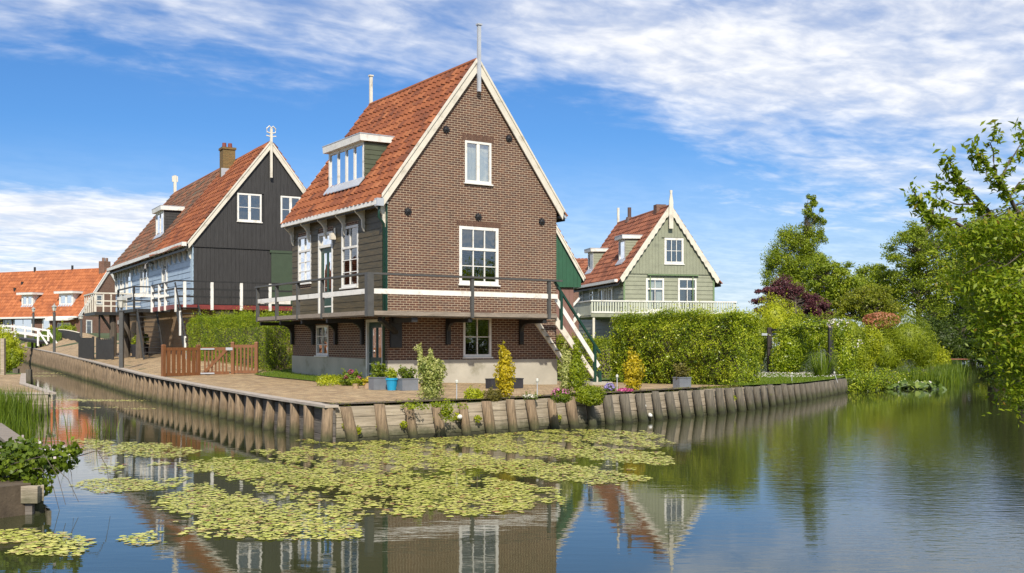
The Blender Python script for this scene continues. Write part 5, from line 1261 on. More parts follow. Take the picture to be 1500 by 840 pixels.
# trailing ground cover over the corner
ch = []
for i in range(26):
    px = 585 + 95 * random.random(); py = 590 + random.uniform(-3, 6); b = on_z(px, py, .72 + random.uniform(-.05, .05)); V, r = blob(tuple(b), (.14, .12, .07), 60, .055); ch.append((V, r, 0))
for i in range(10):
    b = on_z(648 + 14 * random.random(), 598, .66); b.z -= random.uniform(0, .25); b.y -= .1; V, r = blob(tuple(b), (.08, .06, .1), 50, .055); ch.append((V, r, 0))
tag(leaf_mesh('trailing_plant', ch, L['privet']), 'trailing green ground cover hanging over the plank wall', 'plant')
# weeds along the paving edge
ch = []
for i in range(480):
    k = random.randrange(0, 6); f_ = random.random(); a, b2 = Vector(QR[k]), Vector(QR[k + 1]); p = a + (b2 - a) * f_; z = zland(p.x, p.y); V, r = blob((p.x - .2 + random.uniform(-.1, .1), p.y + .42 + random.uniform(-.15, .15), z + .02), (.08, .08, random.uniform(.03, .09)), 18, .04); ch.append((V, r, random.choice((0, 0, 1))))
tag(leaf_mesh('weeds', ch, [L['heath'], L['privet']]), 'low weeds along the soil strip behind the plank wall', 'weeds', kind='stuff')

# pots by the ground floor door
def planter(px, py, wpx, hpx, label, mat, name='planter', taper=.0, round_=False, plant=None, pk=500, ph=14, depth=.32, cat='planter', rim=False, rot=0.):
    b = G(px, py); s = mpp(b.y); w_, h_ = wpx * s, hpx * s; t = thing(name, label, cat, b, rot)
    m = MB()
    if round_:
        m.lathe((0, 0, .036), [(w_ * .36, 0), (w_ * .5, h_), (w_ * .5, h_), (w_ * .44, h_), (w_ * .42, h_ * .85)], 18)
        m.build('pot', M[mat], t, smooth=False)
        if rim: MB().lathe((0, 0, .036 + h_ * .80), [(w_ * .48, 0), (w_ * .53, .01), (w_ * .53, h_ * .2), (w_ * .5, h_ * .21)], 18).build('rim', M[mat], t)
    else:
        a, c = w_ / 2 * (1 - taper), w_ / 2; d = depth
        m.hexa([(-a, -d / 2, .036), (a, -d / 2, .036), (a, d / 2, .036), (-a, d / 2, .036), (-c, -d / 2, h_), (c, -d / 2, h_), (c, d / 2, h_), (-c, d / 2, h_)])
        for (x0, y0, x1, y1) in ((-c - .012, -d / 2 - .012, c + .012, -d / 2 + .02), (-c - .012, d / 2 - .02, c + .012, d / 2 + .012), (-c - .012, -d / 2 + .02, -c + .02, d / 2 - .02), (c - .02, -d / 2 + .02, c + .012, d / 2 - .02)): m.box(x0, y0, h_ + .001, x1, y1, h_ + .03)
        m.build('box', M[mat], t)
    MB().box(-w_ * .33, -min(depth, w_) * .3, h_ * .9, w_ * .33, min(depth, w_) * .3, h_ + .012).build('soil', M['soil'], t)
    if plant:
        hh = ph * s; o = bush('plant', None, None, (0, 0, h_), [(0, 0, hh * .4, w_ * .55, min(depth, w_) * .55, hh * .6, pk)], L[plant], .075, parent=t, shell=.6, amp=.3, corefac=.35)
    return t
planter(554, 573, 23, 19, 'dark grey box planter with leafy plant before the ground floor door', 'greypot', plant='shrub', ph=20, rot=B.rz)
planter(574, 574, 18, 18, 'bright blue round pot between two grey planters', 'bluepot', name='flower_pot', round_=True, plant='privet', pk=350, ph=13, rim=True, cat='pot')
planter(597, 574, 26, 18, 'light grey box planter right of the blue pot', 'greypot', plant='shrub', ph=16, rot=B.rz)
planter(521, 571, 11, 7, 'small pale clay bowl at the end of the flower border', 'clay', name='flower_pot', round_=True, plant='privet', pk=120, ph=6, cat='pot')
planter(538, 571, 13, 8, 'small brown clay pot with yellow flowers beside the door', 'clay', name='flower_pot', round_=True, plant='golden', pk=140, ph=8, cat='pot')
planter(739, 571, 56, 15, 'long dark trough planter against the concrete plinth', 'darkpot', depth=.3, rot=B.rz)
planter(999, 570, 21, 16, 'zinc box planter with small shrub at the foot of the ivy hedge', 'greypot', plant='heath', ph=18, pk=420, rot=.5)
b = G(514, 567); bush('hydrangea', 'dark leaved hydrangea with pink and purple heads beside the plinth', 'shrub', tuple(b), [(0, 0, .22, .32, .25, .26, 700), (.18, 0, .16, .2, .2, .2, 350)], [L['shrub'], L['crimson']], .075, flowers=[(.02, -.12, .46, .09, .07, .06, 80, 1, .045), (.24, -.15, .27, .08, .07, .06, 70, 1, .045), (-.12, -.22, .30, .06, .05, .05, 40, 1, .04)])
ch = []
for i in range(34):
    q = G(468 + 36 * random.random(), 560 + random.uniform(-5, 5) + 3); V, r = blob((q.x, q.y, q.z + .12), (.17, .15, .13), 70, .06, .5); ch.append((V, r, 0))
tag(leaf_mesh('border_plants', ch, L['lime']), 'low yellow green border plants along the concrete plinth', 'plants', kind='stuff')
# slender garden lights / tapped stakes
for px, py, top, lab in ((669, 589, 558, 'slim garden stake light left of the golden shrub'), (787, 585, 556, 'slim garden stake light in front of the trough planter'), (904, 577, 550, 'slim garden stake light between the lilac and the golden shrub'), (1160, 562, 547, 'thin white tipped stake at the edge of the right lawn'), (1227, 559, 546, 'leaning white tipped stake near the end of the quay')):
    b = G(px, py); s = mpp(b.y); h = (py - top) * s; t = thing('stake_light', lab, 'garden light', b, 0, 'garden stake lights along the quay')
    MB().tube([(0, 0, -.05), (.0 if px < 1200 else -.12, 0, h * .86)], .013, 6).build('stake', M['steel'], t)
    x = 0 if px < 1200 else -.13; MB().lathe((x, 0, h * .86), [(.02, 0), (.035, .02), (.035, .07), (.012, .09)], 8).build('head', M['lampglass'], t)

# ------------------------------------------------------------------ trees
def limb(mb, a, b, r0, r1, sag=.1, n=6):
    a, b = Vector(a), Vector(b); L_ = (b - a).length; pts = []
    for i in range(5):
        f_ = i / 4; p = a.lerp(b, f_) + Vector((random.uniform(-1, 1), random.uniform(-1, 1), random.uniform(-.3, 1))) * L_ * .05 * math.sin(math.pi * f_); pts.append(p)
    mb.tube(pts, [r0 + (r1 - r0) * i / 4 for i in range(5)], n); return mb
def tree(name, label, base, H, crown, mat, k, size, tr=.2, nb=34, sub=.30, cat='tree', group=None, bare=.25, seed=None, aspect=.6, flat=.8, mats=None):
    """crown: list of ellipsoids (cx,cy,cz,rx,ry,rz) relative to the base; filled with leaf clumps on limbs"""
    t = thing(name, label, cat, base, 0, group); m = MB(); ch = []
    tops = max(c[2] for c in crown)
    m.tube([(0, 0, -.3), (.02 * H * .3, 0, H * .25), (0, .03, H * .5), (.03, 0, H * .75)], [tr * 1.2, tr, tr * .7, tr * .3], 9)
    vol = [c[3] * c[4] * c[5] for c in crown]; tv = sum(v ** .67 for v in vol)
    for c, v in zip(crown, vol):
        q = max(3, int(nb * v ** .67 / tv)); kk = int(k * v ** .67 / tv)
        for i in range(q):
            d = unit(1)[0]; f_ = random.uniform(.35, .98) ** .6; p = np.array(c[:3]) + d * np.array(c[3:6]) * f_ * (1 - sub * .6)
            sr = min(c[3:6]) * sub * random.uniform(.75, 1.45); V, r = blob(p, (sr * 1.25, sr * 1.25, sr * flat), max(10, kk // q), size, .75, .3, aspect=aspect, outn=.5, up=.45); r = r + random.uniform(-.14, .14) + .0; ch.append((V, r, 0))
            hz = min(max(p[2] - abs(random.uniform(.1, .3)) * H * .4, H * .15), H * .74); limb(m, (0, 0, hz), p, tr * .28, .02 * max(1, tr * 3), n=5)
    m.build('trunk', M['bark'], t, smooth=True)
    leaf_mesh('crown', ch, L[mat], parent=t); return t
def px_tree(name, label, px, ybase, Y, ells, mat, k, size, **kw):
    """ells in photo pixels (cx, cy, rx, ry) at distance Y"""
    s = Y / F; x = (px - CX) * s; z = zland(x, Y) if ybase is None else at(px, ybase, Y).z; cr = []
    for (ex, ey, rx, ry) in ells: cr.append(((ex - px) * s, random.uniform(-.4, .4) * rx * s, EZ - (ey - HY) * s - z, rx * s, rx * s * .9, ry * s))
    H = max(c[2] + c[5] for c in cr); return tree(name, label, (x, Y, z), H, cr, mat, k, size, **kw)
TG = 'trees behind the right hand gardens'
px_tree('poplar_tree', 'tall thin feathery tree rising highest behind the purple plum', 1180, None, 96, [(1158, 368, 36, 48), (1190, 306, 16, 26), (1192, 332, 22, 28), (1184, 358, 32, 34), (1142, 402, 32, 42), (1182, 402, 40, 40)], 'tree', 42000, .15, tr=.10, nb=210, sub=.22, flat=1.25, group=TG)
px_tree('willow_tree', 'rounded mid green tree right of the tall thin tree', 1215, None, 88, [(1215, 412, 44, 44), (1180, 428, 34, 38), (1250, 432, 36, 34), (1232, 400, 24, 26)], 'tree', 27000, .17, tr=.25, nb=110, sub=.24, group=TG)
px_tree('plum_tree', 'dark purple leaved plum tree above the ivy arch', 1165, None, 70, [(1150, 430, 32, 27), (1190, 450, 28, 24), (1120, 440, 18, 30), (1205, 462, 18, 16)], 'purple', 20000, .12, tr=.16, nb=100, sub=.26, flat=.9, group=TG)
px_tree('yellow_green_tree', 'broad yellow green tree behind the coral tinted shrub', 1275, None, 76, [(1275, 446, 46, 32), (1240, 455, 26, 24), (1308, 458, 26, 22)], 'treeyellow', 18000, .14, tr=.2, nb=100, sub=.26, group=TG)
px_tree('alder_tree', 'tall dark green tree with gaps of sky at the bend of the canal', 1345, None, 110, [(1328, 368, 42, 46), (1372, 345, 46, 40), (1350, 425, 66, 52), (1310, 410, 30, 36), (1400, 380, 44, 46)], 'tree', 42000, .20, tr=.3, nb=210, sub=.24, group=TG)
px_tree('alder_tree', 'dark green tree filling the bend behind the tall gappy one', 1410, 510, 122, [(1420, 400, 60, 60), (1400, 470, 62, 44), (1450, 450, 60, 60)], 'treedark', 24000, .27, tr=.4, nb=95, group=TG)
px_tree('alder_tree', 'dark bank tree low over the water at the far right', 1455, 528, 72, [(1450, 470, 52, 52), (1490, 440, 60, 70), (1425, 505, 34, 24)], 'treedark', 22000, .19, tr=.3, nb=80, group=TG)
px_tree('bank_tree', 'darkest tree on the right bank just behind the hanging cherry leaves', 1500, 545, 46, [(1490, 500, 42, 42), (1520, 450, 60, 70)], 'treedark', 15000, .13, tr=.22, nb=60, group=TG)
px_tree('small_tree', 'small green tree low between the willow and the alder', 1270, None, 118, [(1270, 415, 34, 32), (1300, 440, 30, 28)], 'tree', 8000, .25, tr=.25, nb=34, group=TG)
px_tree('alder_tree', 'far dark tree closing the canal behind the boat', 1425, None, 150, [(1415, 470, 50, 44), (1470, 460, 60, 50), (1370, 475, 40, 36)], 'treedark', 14000, .34, tr=.4, nb=60, group=TG)
px_tree('alder_tree', 'leafy tree hanging low over the water right of the boat', 1470, 535, 84, [(1462, 500, 36, 36), (1500, 480, 46, 56), (1445, 518, 20, 16)], 'tree', 13000, .2, tr=.25, nb=60, group=TG)
for (x_, y_, h_, lab) in ((21.5, 29.5, 6.5, 'smallest round tree on the right bank outside the picture'), (25, 25, 7.5, 'round crowned tree on the right bank outside the picture'), (29, 20.5, 8, 'broad tree farthest along the right bank outside the picture'), (37, 36, 9, 'tallest tree on the right bank outside the picture')):
    tree('bank_tree', lab, (x_, y_, .4), h_, [(0, 0, h_ * .5, h_ * .42, h_ * .42, h_ * .46), (h_ * .2, .3, h_ * .3, h_ * .35, h_ * .35, h_ * .26)], 'tree', 6500, .26, tr=.25, nb=44, group=TG)
# shrubs along the right hand gardens
def pshrub(name, label, Y, ells, mats, k, size, base=None, fl=None, cat='shrub', corefac=.68, aspect=.55, shell=.45, amp=.2):
    s = Y / F; ex0 = ells[0]; px = ex0[0]; x = (px - CX) * s; z = zland(x, Y) if base is None else base; A = sum(e[2] * e[3] for e in ells)
    bl = [((e[0] - px) * s, (e[4] if len(e) > 4 else 0), EZ - (e[1] - HY) * s - z, e[2] * s, e[2] * s * .8, e[3] * s, k * e[2] * e[3] / A) for e in ells]
    fl2 = [((e[0] - px) * s, -.9 * e[2] * s * .0 - e[6], EZ - (e[1] - HY) * s - z, e[2] * s, e[2] * s * .8, e[3] * s, e[4], 1, e[5]) for e in fl] if fl else None
    return bush(name, label, cat, (x, Y, z), bl, mats, size, flowers=fl2, corefac=corefac, aspect=aspect, shell=shell, amp=amp)
pshrub('yellow_shrub', 'big yellow green shrub behind the cross shaped post', 61, [(1135, 470, 30, 38), (1108, 492, 20, 34), (1160, 478, 22, 30)], L['lime'], 9000, .10)
pshrub('garden_shrub', 'feathery green shrub between the ivy hedge and the cross shaped post', 57, [(1112, 505, 17, 42)], L['privet'], 4500, .08)
pshrub('garden_shrub', 'leafy shrub filling the gap under the purple plum behind the arch', 64, [(1218, 492, 30, 34), (1245, 490, 24, 30)], L['privet'], 6500, .10)
pshrub('ivy_mound', 'large dome of ivy on the garden arch behind the lawn', 55, [(1165, 508, 34, 44), (1150, 530, 26, 28), (1190, 490, 22, 28)], [L['ivy'], L['white']], 13000, .10)
pshrub('climbing_ivy', 'pillar of ivy with white roses at the end of the quay', 49.5, [(1238, 520, 17, 46), (1240, 550, 16, 26), (1232, 490, 14, 22)], [L['ivy'], L['white']], 9000, .085, base=.0, fl=[(1226, 474, 18, 7, 40, .11, .3), (1252, 500, 9, 10, 14, .1, .3)])
pshrub('rose_bush', 'pale leaved shrub right of the ivy pillar', 52, [(1258, 515, 16, 34), (1250, 545, 14, 26)], L['privet'], 4500, .085, base=.1)
pshrub('yellow_bush', 'bright yellow leaved bush at the water edge', 56, [(1275, 502, 19, 26), (1268, 530, 15, 20)], L['golden'] if 0 else L['lime'], 5200, .10, base=.2)
pshrub('coral_shrub', 'shrub with coral red young growth on top', 66, [(1287, 480, 26, 16), (1275, 490, 22, 18), (1305, 490, 20, 14)], [L['privet'], L['coral']], 4000, .11, fl=[(1287, 470, 27, 13, 1300, .13, .4)])
pshrub('bamboo_clump', 'tall arching bright green clump leaning over the canal', 60, [(1330, 500, 38, 40), (1300, 520, 30, 34), (1352, 515, 22, 34)], L['lime'] if 0 else L['privet'], 15000, .16, base=.2, aspect=.2, shell=.6)
pshrub('reed_bush', 'small yellow green bush at the tip of the right bank', 72, [(1362, 525, 22, 24), (1380, 530, 14, 20)], L['lime'], 5500, .11, base=.1)
pshrub('bank_shrub', 'dark bushes at the water line right of the boat', 90, [(1452, 519, 28, 24), (1486, 512, 34, 34), (1520, 505, 40, 40)], L['treedark'], 12000, .17, base=.2)
pshrub('bank_shrub', 'dark bushes closing the far end of the canal behind the boat', 118, [(1415, 515, 26, 20), (1440, 512, 26, 22)], L['treedark'], 7000, .2, base=.2)
pshrub('bank_shrub', 'dark green shrub behind the yellow green bush at the bend', 100, [(1380, 500, 30, 30), (1350, 492, 30, 30), (1405, 512, 18, 18)], L['treedark'], 9000, .2, base=.3)
chH = []
for i in range(46):
    f_ = i / 45; seg = [(14.45, 45.8), (16.7, 48.9), (20.3, 53.8)]; a, b2 = (Vector(seg[0]), Vector(seg[1])) if f_ < .55 else (Vector(seg[1]), Vector(seg[2])); p = a.lerp(b2, f_ / .55 if f_ < .55 else (f_ - .55) / .45)
    V, r = blob((p.x + random.uniform(-.2, .25), p.y + random.uniform(-.25, .15), random.uniform(.05, .75)), (.42, .35, .32), 170, .085, .7); chH.append((V, r, 0))
tag(leaf_mesh('hanging_ivy', chH, L['ivy']), 'ivy hanging down to the water past the last pile of the quay', 'ivy')
# ornamental grass fountain and reeds on the bank
b = G(1204, 555); k = 130; a = RNG.uniform(0, 2 * np.pi, k); chs = []
P0 = np.tile(np.array(b), (k, 1)) + np.stack([np.cos(a) * .25, np.sin(a) * .2, np.zeros(k)], 1); rr = RNG.uniform(.4, 1.1, k)
dr_ = np.stack([np.cos(a) * rr, np.sin(a) * rr * .7, np.zeros(k)], 1); hz = RNG.uniform(.6, 1.2, k)[:, None] * np.array([0, 0, 1.])
sd = np.stack([-np.sin(a), np.cos(a), np.zeros(k)], 1) * .014; A_, B_, C_2 = P0, P0 + dr_ * .5 + hz, P0 + dr_ * 1.1 + hz * .72
chs = [(np.stack([A_ - sd, A_ + sd, B_ + sd, B_ - sd], 1), RNG.uniform(.3, .9, k), 0), (np.stack([B_ - sd, B_ + sd, C_2], 1), RNG.uniform(.4, 1, k), 0)]
tag(leaf_mesh('ornamental_grass', chs, L['reed'], loc=tuple(b)), 'fountain of arching grass under the garden arch', 'plant')
# arch posts
ar = thing('garden_arch', 'dark wooden garden arch with cross shaped posts overgrown by ivy', 'arch', G(1127, 549), 0); o = Vector(ar.location)
m = MB(); hA = (545 - 476) * mpp(o.y); m.box(-.11, -.11, -.1, .11, .11, hA); m.build('post', M['iron'] if 0 else paint('tarred post', (.03, .022, .02), .7), ar)
m = MB(); m.box(-.4, -.04, hA - .42, .4, .04, hA - .30); m.build('bird_shelf', M['zinc'], ar)
q = at(1217, 500, 52) ; m = MB(); zq = zland(q.x, 52); m.box(q.x - o.x - .12, 52 - o.y - .12, zq - o.z, q.x - o.x + .12, 52 - o.y + .12, at(1217, 474, 52).z - o.z); m.build('post', M['black'], ar)
m = MB(); m.bar((0, .15, hA - .15), (q.x - o.x, 52 - o.y + .2, at(1217, 478, 52).z - o.z), .12, .12); m.build('crossbar', M['black'], ar)
chA = []
for i in range(16):
    f_ = .28 + .72 * i / 15; V, r = blob((f_ * (q.x - o.x), .15 + f_ * (52 - o.y), hA - .1 + f_ * (at(1217, 478, 52).z - o.z - hA + .15) - random.uniform(-.05, .2)), (.3, .25, .25), 130, .1, .7); chA.append((V, r, 0))
leaf_mesh('climber', chA, L['ivy'], parent=ar)
# stubby pilings along the wild bank + pale jetty of lily leaves
pw = thing('bank_piling', 'row of short old stakes along the reedy bank past the quay', 'piling', (16.6, 49.0, 0), 0)
for i, (p, t) in enumerate(polyline(BANK[:3], .62, .2)):
    m = MB(); m.tube([(p.x, p.y - .1, -.5), (p.x + random.uniform(-.08, .08), p.y - .1, random.uniform(.3, .75))], .11, 7); rel(m.build('stake', M['piledark']), pw)
def bank_reeds(pts, k, h, w_, name, label, spread=1.0, mat='reed', lean=.3):
    P = []
    for _ in range(k):
        i = random.randrange(len(pts) - 1); a, b2 = Vector(pts[i]), Vector(pts[i + 1]); p = a.lerp(b2, random.random()); P.append((p.x + random.gauss(0, spread * .5), p.y + random.gauss(0, spread * .5), -.1))
    V1, V2 = blades(np.array(P), h, w_, lean); r = RNG.normal(.5, .22, k); return tag(leaf_mesh(name, [(V1, r, 0), (V2, r, 0)], L[mat]), label, 'reeds', kind='stuff')
bank_reeds([(18.5, 51.5), (21.5, 54.5), (25.5, 63.5), (30.5, 75), (38.5, 93)], 2600, 1.0, .05, 'reeds', 'reeds fringing the right bank beyond the quay', .9)
bank_reeds([(-9.7, 20.8), (-12.5, 22.5), (-14.8, 25.5), (-13.4, 28.5), (-14.5, 30.0)], 5200, .95, .022, 'reeds', 'tall green reeds standing in the water below the paved landing', .9, lean=.22)
bank_reeds([(-11.5, 21.5), (-14.5, 24), (-17, 28)], 3800, .85, .022, 'reeds', 'reeds growing out from the near left bank', 1.3, lean=.25)
bank_reeds([(-9.2, 24.8), (-9.9, 25.2)], 60, .55, .015, 'reeds', 'thin tuft of reeds alone in the open water', .3)
# dark water lily raft by the quay end
P = []
for _ in range(700):
    P.append((random.uniform(15.9, 19.6), random.gauss(50.2, .7), random.uniform(.02, .28)))
P = np.array(P); V = leaves_arr(P, np.tile([0, -.2, 1.], (len(P), 1)) + RNG.normal(size=(len(P), 3)) * .45, .36, .9, .1)
Pw = np.array([(random.uniform(16.2, 19.4), random.gauss(49.9, .5), .28) for _ in range(11)]); Vw = leaves_arr(Pw, np.tile([0, -.8, .6], (11, 1)), .15, .9, .1)
tag(leaf_mesh('water_lilies', [(V, RNG.normal(.5, .25, len(P)), 0), (Vw, RNG.random(11), 1)], [L['lilydark'], L['white']]), 'raft of dark water lilies with white flowers past the quay end', 'water lilies', kind='stuff')
# moored boat with canopy shade at the bend
bt = thing('boat', 'small moored boat with flat red brown roof at the canal bend', 'boat', at(1397, 540, 90), 0); bt.location.z = 0
m = MB(); m.hexa([(-.9, -.5, -.1), (.8, -.5, -.1), (.9, .7, -.1), (-.9, .7, -.1), (-1.0, -.6, .35), (1.0, -.6, .35), (1.1, .8, .35), (-1.0, .8, .35)]); m.build('hull', M['black'], bt)
m = MB(); m.box(-.75, -.4, .352, .75, .6, .75); m.build('cabin', paint('blue grey tarpaulin', (.14, .2, .33), .6), bt)
m = MB(); m.box(-1.15, -.7, .80, 1.15, .9, .87);  m.build('roof', paint('red brown roof board', (.3, .1, .07), .6), bt)
m = MB()
for x, y in ((-.9, -.45), (.9, -.45), (-.9, .6), (.9, .6)): m.tube([(x, y, .3), (x, y, .8)], .03, 6)
m.build('roof_post', M['black'], bt)

# left side bushes
def plb(name, label, Y, ells, mats, k, size, base, **kw): return pshrub(name, label, Y, ells, mats, k, size, base=base, **kw)
plb('bank_bush', 'yellow green bush behind the square grey post at the left edge', 56, [(8, 505, 22, 26), (-20, 515, 30, 40), (25, 520, 14, 16)], L['lime'], 6000, .10, .62)
plb('bank_bush', 'leafy bush hanging over the water beside the landing stumps', 54, [(18, 528, 12, 16), (2, 535, 16, 14)], L['privet'], 2600, .09, .55)
pshrub('round_bush', 'clipped round green bush before the terrace house', 132, [(96, 485, 16, 9), (80, 487, 8, 7)], L['privet'], 2600, .2)
pshrub('yellow_bush', 'small yellow bush left of the round clipped one', 133, [(75, 486, 7, 7)], L['golden'], 900, .18)
# brambles over the near dock
b = Vector((-6.1, 13.2, .3)); bl = [(-.9, -.1, .22, .8, .5, .24, 1500), (-.1, 0, .26, .5, .42, .24, 1100), (.22, .1, .26, .36, .36, .2, 600), (.52, .1, .28, .22, .24, .16, 220), (.1, .1, .44, .34, .25, .12, 160), (.3, -.2, .02, .28, .25, .16, 240), (-1.6, -.1, .26, .6, .5, .26, 900), (.68, .1, .40, .11, .11, .08, 50)]
bush('bramble', 'flowering bramble tumbling over the plank dock at the near left', 'shrub', tuple(b), bl, [L['shrub'], L['white']], .078, flowers=[(.3, .05, .5, .3, .3, .14, 14, 1, .04), (.55, 0, .36, .18, .25, .14, 10, 1, .04)], aspect=.75, shell=.85, corefac=.0, amp=.3)
m = MB()
for i in range(8):
    p0 = Vector((-6.4 + random.uniform(-.6, .8), 13.2 + random.uniform(-.3, .3), .35)); p1 = p0 + Vector((random.uniform(.1, .9), random.uniform(-.3, .3), random.uniform(.1, .35))); p2 = p1 + Vector((random.uniform(.0, .35), random.uniform(-.2, .2), random.uniform(-.6, -.1))); m.tube([p0, p0.lerp(p1, .5) + Vector((0, 0, .06)), p1, p1.lerp(p2, .5) + Vector((.03, 0, .05)), p2], [.008, .007, .006, .004, .003], 5)
bs = m.build('bramble_canes', M['bark']); bo = [x for x in bpy.data.objects if x.name == 'bramble'][0]; bs.parent = bo; bs.matrix_parent_inverse = Matrix.Translation(-Vector(bo.location))

# ------------------------------------------------------------------ overhanging cherry on the right bank
RB = [(6.3, 6), (7.2, 12), (9.5, 18), (13.5, 27), (20.5, 42), (28.5, 60), (36.2, 79), (42.5, 96), (50, 113), (68, 140), (130, 180), (200, 120), (120, 0), (30, -20), (7, -20)]
sheet('ground', RB, lambda x, y: .4, 0, M['mud'], 4, skirt=True)
ct = thing('cherry_tree', 'cherry tree reaching in from the right over the water', 'tree', (7.6, 12.4, .4), 0); o = Vector(ct.location)
m = MB(); m.tube([(0, 0, -.2), (.05, 0, 1.0), (-.1, .1, 2.0), (-.3, .0, 3.2), (-.5, -.1, 4.3)], [.2, .16, .13, .09, .05], 10)
chL = []
def twig(pts, r0, leaves=True, start=.25, dens=34, sz=.085, spread=.11):
    P = [Vector(p) - o for p in pts]
    Q = []
    for i in range(len(P) - 1):
        for j in range(4): Q.append(P[i].lerp(P[i + 1], j / 4) + Vector((random.uniform(-1, 1), random.uniform(-1, 1), random.uniform(-1, 1))) * .012)
    Q.append(P[-1]); k = len(Q); m.tube(Q, [r0 * (1 - .85 * i / k) for i in range(k)], 5)
    if leaves:
        L_ = sum((P[i + 1] - P[i]).length for i in range(len(P) - 1)); n_ = int(L_ * dens); pp, nn = [], []
        for _ in range(n_):
            f_ = start + (1 - start) * random.random(); x = f_ * (k - 1); i = min(int(x), k - 2); c = Q[i].lerp(Q[i + 1], x - i); a = random.uniform(0, 2 * math.pi); d = Vector((math.cos(a), math.sin(a), random.uniform(-.8, .25)))
            for q_ in range(3): pp.append(c + d * random.uniform(.02, spread) + Vector((0, 0, -.02 - random.random() * spread * .5))); nn.append((random.gauss(0, .75), random.gauss(-.25, .75), .8))
        for _ in range(16 if spread < .2 else 6):
            pp.append(Q[-1] + Vector((random.gauss(0, .045), random.gauss(0, .045), random.gauss(-.01, .05)))); nn.append((random.gauss(0, .8), random.gauss(-.2, .8), .7))
        V = leaves_arr(np.array([tuple(p) for p in pp]), np.array(nn), sz, .42, .35); chL.append((V, RNG.normal(.45, .2, len(pp)), 0))
def pxb(pts): return [at(*p) for p in pts]
for pts, r0, st in (
    ([(1545, 365, 11.9), (1500, 345, 11.6), (1452, 318, 11.4), (1437, 296, 11.2), (1410, 270, 11.0), (1396, 248, 10.9), (1385, 227, 10.8)], .035, .42),
    ([(1545, 345, 11.9), (1500, 325, 11.4), (1480, 292, 11.2), (1463, 264, 11.0), (1440, 238, 10.9), (1424, 206, 10.8)], .032, .45),
    ([(1463, 264, 11), (1455, 236, 10.9), (1452, 210, 10.9), (1457, 186, 10.8)], .012, .1),
    ([(1463, 264, 11), (1478, 240, 11.1), (1492, 216, 11.2), (1512, 185, 11.3)], .014, .1),
    ([(1500, 345, 11.6), (1455, 362, 11.2), (1405, 328, 11.0), (1368, 314, 10.8), (1350, 300, 10.7), (1336, 278, 10.6)], .028, .45),
    ([(1437, 296, 11.2), (1405, 300, 11), (1380, 293, 10.9), (1366, 283, 10.9)], .012, .1),
    ([(1425, 285, 11.1), (1398, 270, 11), (1374, 264, 10.9)], .012, .2),
    ([(1400, 322, 11), (1380, 318, 10.9), (1372, 300, 10.9)], .010, .2),
    ([(1480, 292, 11.2), (1492, 268, 11.2), (1510, 262, 11.2)], .012, .1),
    ([(1530, 200, 11.5), (1505, 192, 11.4), (1490, 190, 11.3)], .010, .1)):
    twig(pxb(pts), r0, start=st, dens=46, sz=.078, spread=.085)
for i in range(125):     # drooping lower boughs
    f_ = i / 124; ye = 318 + 285 * f_ + random.uniform(-14, 14); lim = np.interp(ye, [310, 340, 400, 450, 500, 540, 570, 610], [1400, 1385, 1392, 1418, 1432, 1462, 1490, 1515]); xe = lim + abs(random.gauss(0, 48)) - 4
    Y0 = random.uniform(10.6, 14.5); ys = 320 + 200 * f_ + random.uniform(-60, 60); xm = (xe + 1560) / 2
    twig(pxb([(1580, ys, 12.3), (xm + 40, ys + (ye - ys) * .35 - 12, (12.3 + Y0) / 2), (xe + 45, ye - 8 - 10 * random.random(), Y0), (xe, ye + random.uniform(0, 8), Y0 - .1)]), .009, start=.2, dens=84, sz=.060, spread=.27)
m.build('trunk', M['bark'], ct, smooth=True); leaf_mesh('crown', chL, L['cherry'], parent=ct)

# ------------------------------------------------------------------ floating pads
def inpatch(px, py, patches):
    best = -1
    for (cx, cy, rx, ry, w_) in patches:
        d = ((px - cx) / rx) ** 2 + ((py - cy) / ry) ** 2; best = max(best, (1 - d) * w_)
    return best
PATCH = [(640, 690, 330, 42, 1.0), (800, 648, 190, 22, .9), (860, 672, 125, 26, 1.1), (470, 690, 170, 24, .9), (500, 730, 240, 34, 1.1), (640, 735, 190, 24, 1.0), (400, 765, 165, 22, 1.0), (330, 780, 120, 14, .7), (460, 785, 70, 10, .6), (560, 712, 150, 20, .8), (750, 700, 130, 18, .9), (210, 660, 105, 12, .55), (180, 685, 90, 10, .5), (190, 710, 80, 10, .65), (150, 715, 50, 8, .5), (270, 705, 60, 9, .5), (640, 650, 220, 12, .55), (70, 800, 82, 20, 1.0), (30, 790, 60, 14, .8), (215, 790, 48, 10, .9), (420, 668, 60, 10, .5), (330, 700, 120, 26, .7), (300, 740, 80, 22, .7), (540, 675, 230, 22, .9), (900, 640, 80, 10, .8), (960, 678, 28, 6, .9), (130, 650, 40, 6, .3)]
prn = np.random.default_rng(5); W1 = [(prn.normal(size=2) * (1.3 + .8 * q), prn.uniform(0, 6)) for q in range(9)]
def nz(x, y): return sum(math.sin(x * w_[0] + y * w_[1] * .55 + p) / (1 + .25 * i) for i, (w_, p) in enumerate(W1)) / 2.6
pads = []; grid = {}; tries = 0
